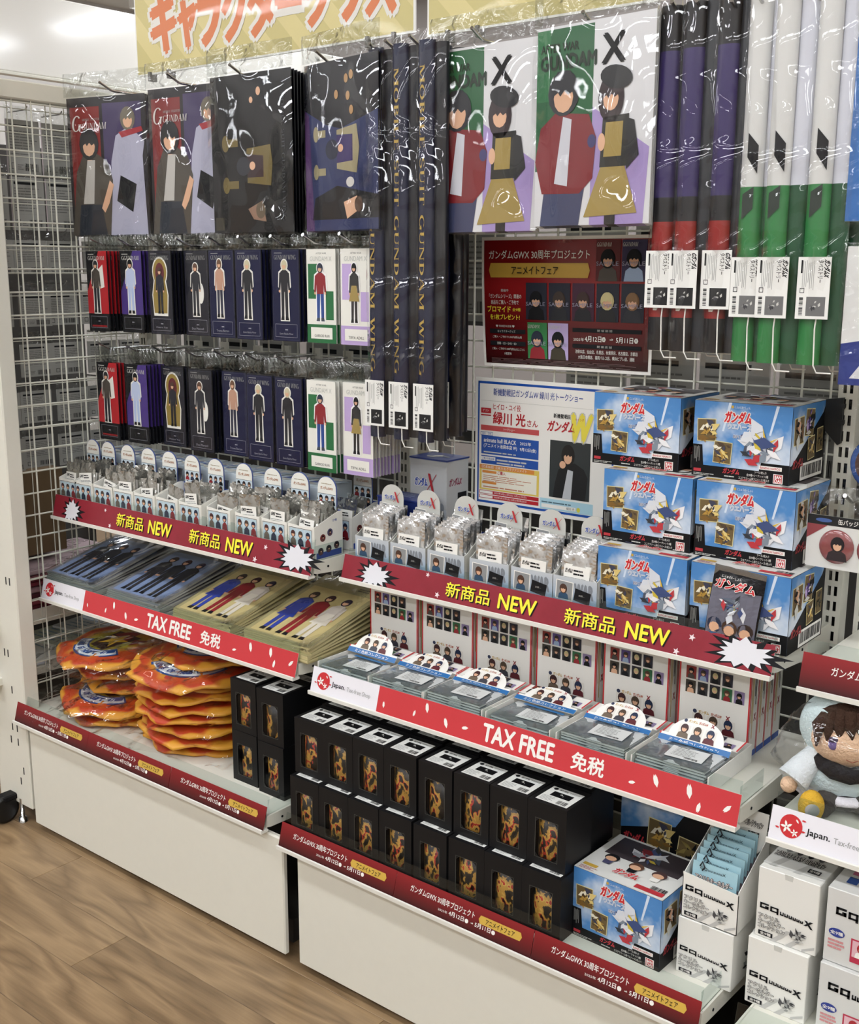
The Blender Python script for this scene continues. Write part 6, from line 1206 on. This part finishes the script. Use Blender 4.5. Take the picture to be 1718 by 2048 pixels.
# ================================================================== goods hanging on the far side of the grids, seen from behind
def back_print(p, w, h, seed):
    g = random.Random(seed); p.rect(0, 0, w, h, mat('#9d9d99', .45), 1); p.rect(w*.08, h*.86, w*.75, h*.91, INK, 2); p.lines(w*.08, h*.36, w*.92, h*.83, 9, mat('#6c6c6a'), 2, g, .35); p.rect(w*.06, h*.3, w*.94, h*.305, GREY, 2); p.bars(w*.5, h*.06, w*.92, h*.2, 16, INK, 2, False, seed); p.frame(w*.1, h*.08, w*.22, h*.2, .001, INK, 2); p.lines(w*.28, h*.08, w*.46, h*.2, 3, mat('#6c6c6a'), 2, g, .4); return p
def side_pack(w, h, seed, tint):
    t = thing('hanging_pack', 'x', 'hanging pack'); part('card', MB().box(-.004, 0, 0, w, 0, h, mat(tint, .5)), t); part('print', back_print(PR((.0003, 0, 0), (0, 1, 0), (0, 0, 1)), w, h, seed), t)
    hd = MB(); hd.grid(lambda a, b: (.001+.003*math.sin(9*a+3*b), -.004+(w+.008)*a, h+.03*b), 6, 3, HEADER); part('bag_header', hd, t); part('hook_arm', MB().tube([(-.06, w/2, h+.022), (.016, w/2, h+.022), (.024, w/2, h+.028)], .0018, CHROME, 6), t); return freeze(t)
SP = [side_pack(.085, .078, 3, '#9a9a96'), side_pack(.085, .078, 5, '#77706a'), side_pack(.085, .12, 8, '#b0a4a8')]
used = [False]*3; gs = random.Random(12)
zr = [(onX(100, y_, -.09).z, big_) for y_, big_ in ((352, 2), (462, 2), (548, 0), (652, 0), (752, 0), (845, 0), (935, 0))]
for ri, (z, bigk) in enumerate(zr):
    for k in range(6):
        i = 2 if bigk else gs.choice([0, 0, 1]); loc = (-.09-gs.uniform(0, .03), -.50+.093*k+gs.uniform(-.004, .004), z); lb = 'grey backed hanging pack seen through the wire side panel, %s row from its top' % ['first', 'second', 'third', 'fourth', 'fifth', 'sixth', 'seventh'][ri]; gp = 'packs behind the side panel, row %d' % (ri+1)
        if not used[i]: SP[i].location = loc; SP[i]['label'] = lb; SP[i]['group'] = gp; used[i] = True
        else: copy_tree(SP[i], loc, None, lb, gp)
bp = thing('backing_board', 'dark backing board behind the packs beyond the side panel', 'board', (-.32, -.6, 0)); part('board', MB().box(-.01, 0, 0, .62, .12, 1.62, mat('#4c4a47', .7, noise=.1, bscale=6), .002), bp)
bw, bh = .128, .2
def rear_pack(seed, tint):
    t = thing('hanging_pack', 'x', 'hanging pack'); part('card', MB().box(0, bw, .0, .006, 0, bh, mat(tint, .5)), t); part('print', back_print(PR((0, -.0003, 0)), bw, bh, seed), t); hd = MB(); hd.grid(lambda a, b: (bw*a, .002+.003*math.sin(9*a+3*b), bh+.034*b), 6, 3, HEADER); part('bag_header', hd, t); return freeze(t)
RP = [rear_pack(2, '#9c9c98'), rear_pack(7, '#8a8a88')]; used = [False]*2
for ri, z in enumerate((1.46, 1.215, .97)):
    for k in range(13):
        if (ri, k) in ((1, 7), (2, 6), (2, 7)): continue
        i = (k+ri) % 2; loc = (.06+.142*k+gs.uniform(-.006, .006), .035+gs.uniform(0, .03), z+gs.uniform(-.012, .012)); lb = 'grey card back of a pack hung behind the wire grid, %s row' % ['top', 'middle', 'lower'][ri]; gp = 'packs behind the wire grid, %s row' % ['top', 'middle', 'lower'][ri]
        if not used[i]: RP[i].location = loc; RP[i]['label'] = lb; RP[i]['group'] = gp; used[i] = True
        else: copy_tree(RP[i], loc, None, lb, gp)
# dark panels of the rack on the far side
rk = thing('far_rack', 'dark rack standing behind the wire grid', 'display rack', (0, .16, 0)); part('panel', MB().box(-.2, 2.7, 0, .02, .05, .9, mat('#4a4846', .6), .002), rk)
for k in range(4): part('post', MB().box(-.2+.95*k, -.16+.95*k, .02, .06, 0, 1.72, mat('#6a6864', .5), .002), rk)
for z in (.94, 1.2, 1.44, 1.68): part('rail', MB().box(-.2, 2.7, .02, .035, z, z+.03, mat('#3a3836', .5)), rk)

# lower goods beyond the side panel
kb = thing('cardboard_box', 'brown cardboard box with a white line drawing behind the side panel', 'box', (-.235, -.47, .62)); part('box', MB().box(0, .12, 0, .26, 0, .21, mat('#6b563c', .7, noise=.15, bscale=12), .001), kb); p = PR((.1203, .0, .0), (0, 1, 0), (0, 0, 1)); p.rect(.06, .1, .13, .19, mat('#8b7350', .7), 1)
for a in range(5): p.rot_rect(.095+.012*math.cos(a*2.5), .145+.01*math.sin(a*2.5), .04, .0018, a*.63, mat('#c9c2b4'), 2)
part('print', p, kb)
ch = thing('yellow_charm', 'yellow charm with a red bead hanging behind the side panel', 'charm', (-.05, -.39, .76)); part('strap', MB().tube([(0, 0, .1), (.002, .004, .06), (0, 0, .03)], .006, mat('#c9992a', .5), 10), ch); part('bead', blob((0, 0, .015), (.014, .014, .018), mat('#c0341f', .3), 14, 10), ch)
sh2 = thing('side_shelf', 'white shelf beyond the side panel holding folded dark red cloths', 'shelf', (-.3, -.5, .5)); part('shelf_plate', MB().box(0, .26, 0, .5, -.02, 0, STEEL_W, .002), sh2); part('shelf_lip', MB().box(.26, .266, 0, .5, -.03, .008, STEEL_W, .001), sh2)
for k in range(7):
    t = thing('folded_cloth', 'dark red folded cloth in a clear sleeve on the shelf beyond the side panel', 'folded cloth', (-.27+gs.uniform(-.01, .01), -.47+.0*k, .502+.0142*k), 0, 'folded dark red cloths'); part('cloth', MB().box(0, .22, 0, .4, 0, .0135, mat(['#6a2430', '#8d3a48', '#54202c', '#a8868c', '#7a2a38', '#6d2833', '#b8a2a6'][k], .6, noise=.15, bscale=20), .003), t); part('sleeve', MB().grid(lambda a, b: (.23*a-.004, .41*b-.004, .0138+.0012*math.sin(11*a+7*b)), 6, 8, FILM2), t)
sh3 = thing('side_shelf', 'low white shelf beyond the side panel holding white sheets', 'shelf', (-.3, -.5, .36)); part('shelf_plate', MB().box(0, .26, 0, .5, -.02, 0, STEEL_W, .002), sh3)
for k in range(4):
    t = thing('paper_pack', 'white paper pack lying on the low shelf beyond the side panel', 'paper pack', (-.27+.01*k, -.46+.09*k, .361+.006*k), R(-6+5*k), 'white paper packs'); part('paper', MB().box(0, .21, 0, .15, 0, .006, mat(['#d5dbe6', '#e4e4e0', '#cfd6c8', '#dfe3e6'][k], .5), .001), t); p = PR((0, 0, .0062), (1, 0, 0), (0, 1, 0)); p.lines(.02, .02, .15, .12, 5, mat('#8fa8bb'), 1, gs, .3); part('print', p, t)
# bright white gloss panel over the next aisle
zb_, zt_ = onX(0, 140, -.95).z, onX(0, 8, -.95).z
wpn = thing('white_panel', 'large glossy white panel over the neighbouring aisle', 'panel', (-.95, -1.2, zb_)); part('sheet', MB().box(-.02, 0, 0, 3.4, 0, zt_-zb_+.05, mat('#eceae4', .12, coat=.5), .004), wpn); part('edge_trim', MB().box(-.022, .004, 0, 3.4, -.01, .0, STEEL_W, .002), wpn)
for yy in (.1, 3.3): part('hanger', MB().tube([(-.01, yy, zt_-zb_+.05), (-.01, yy, RZ-zb_)], .003, STEEL_W, 6), wpn)
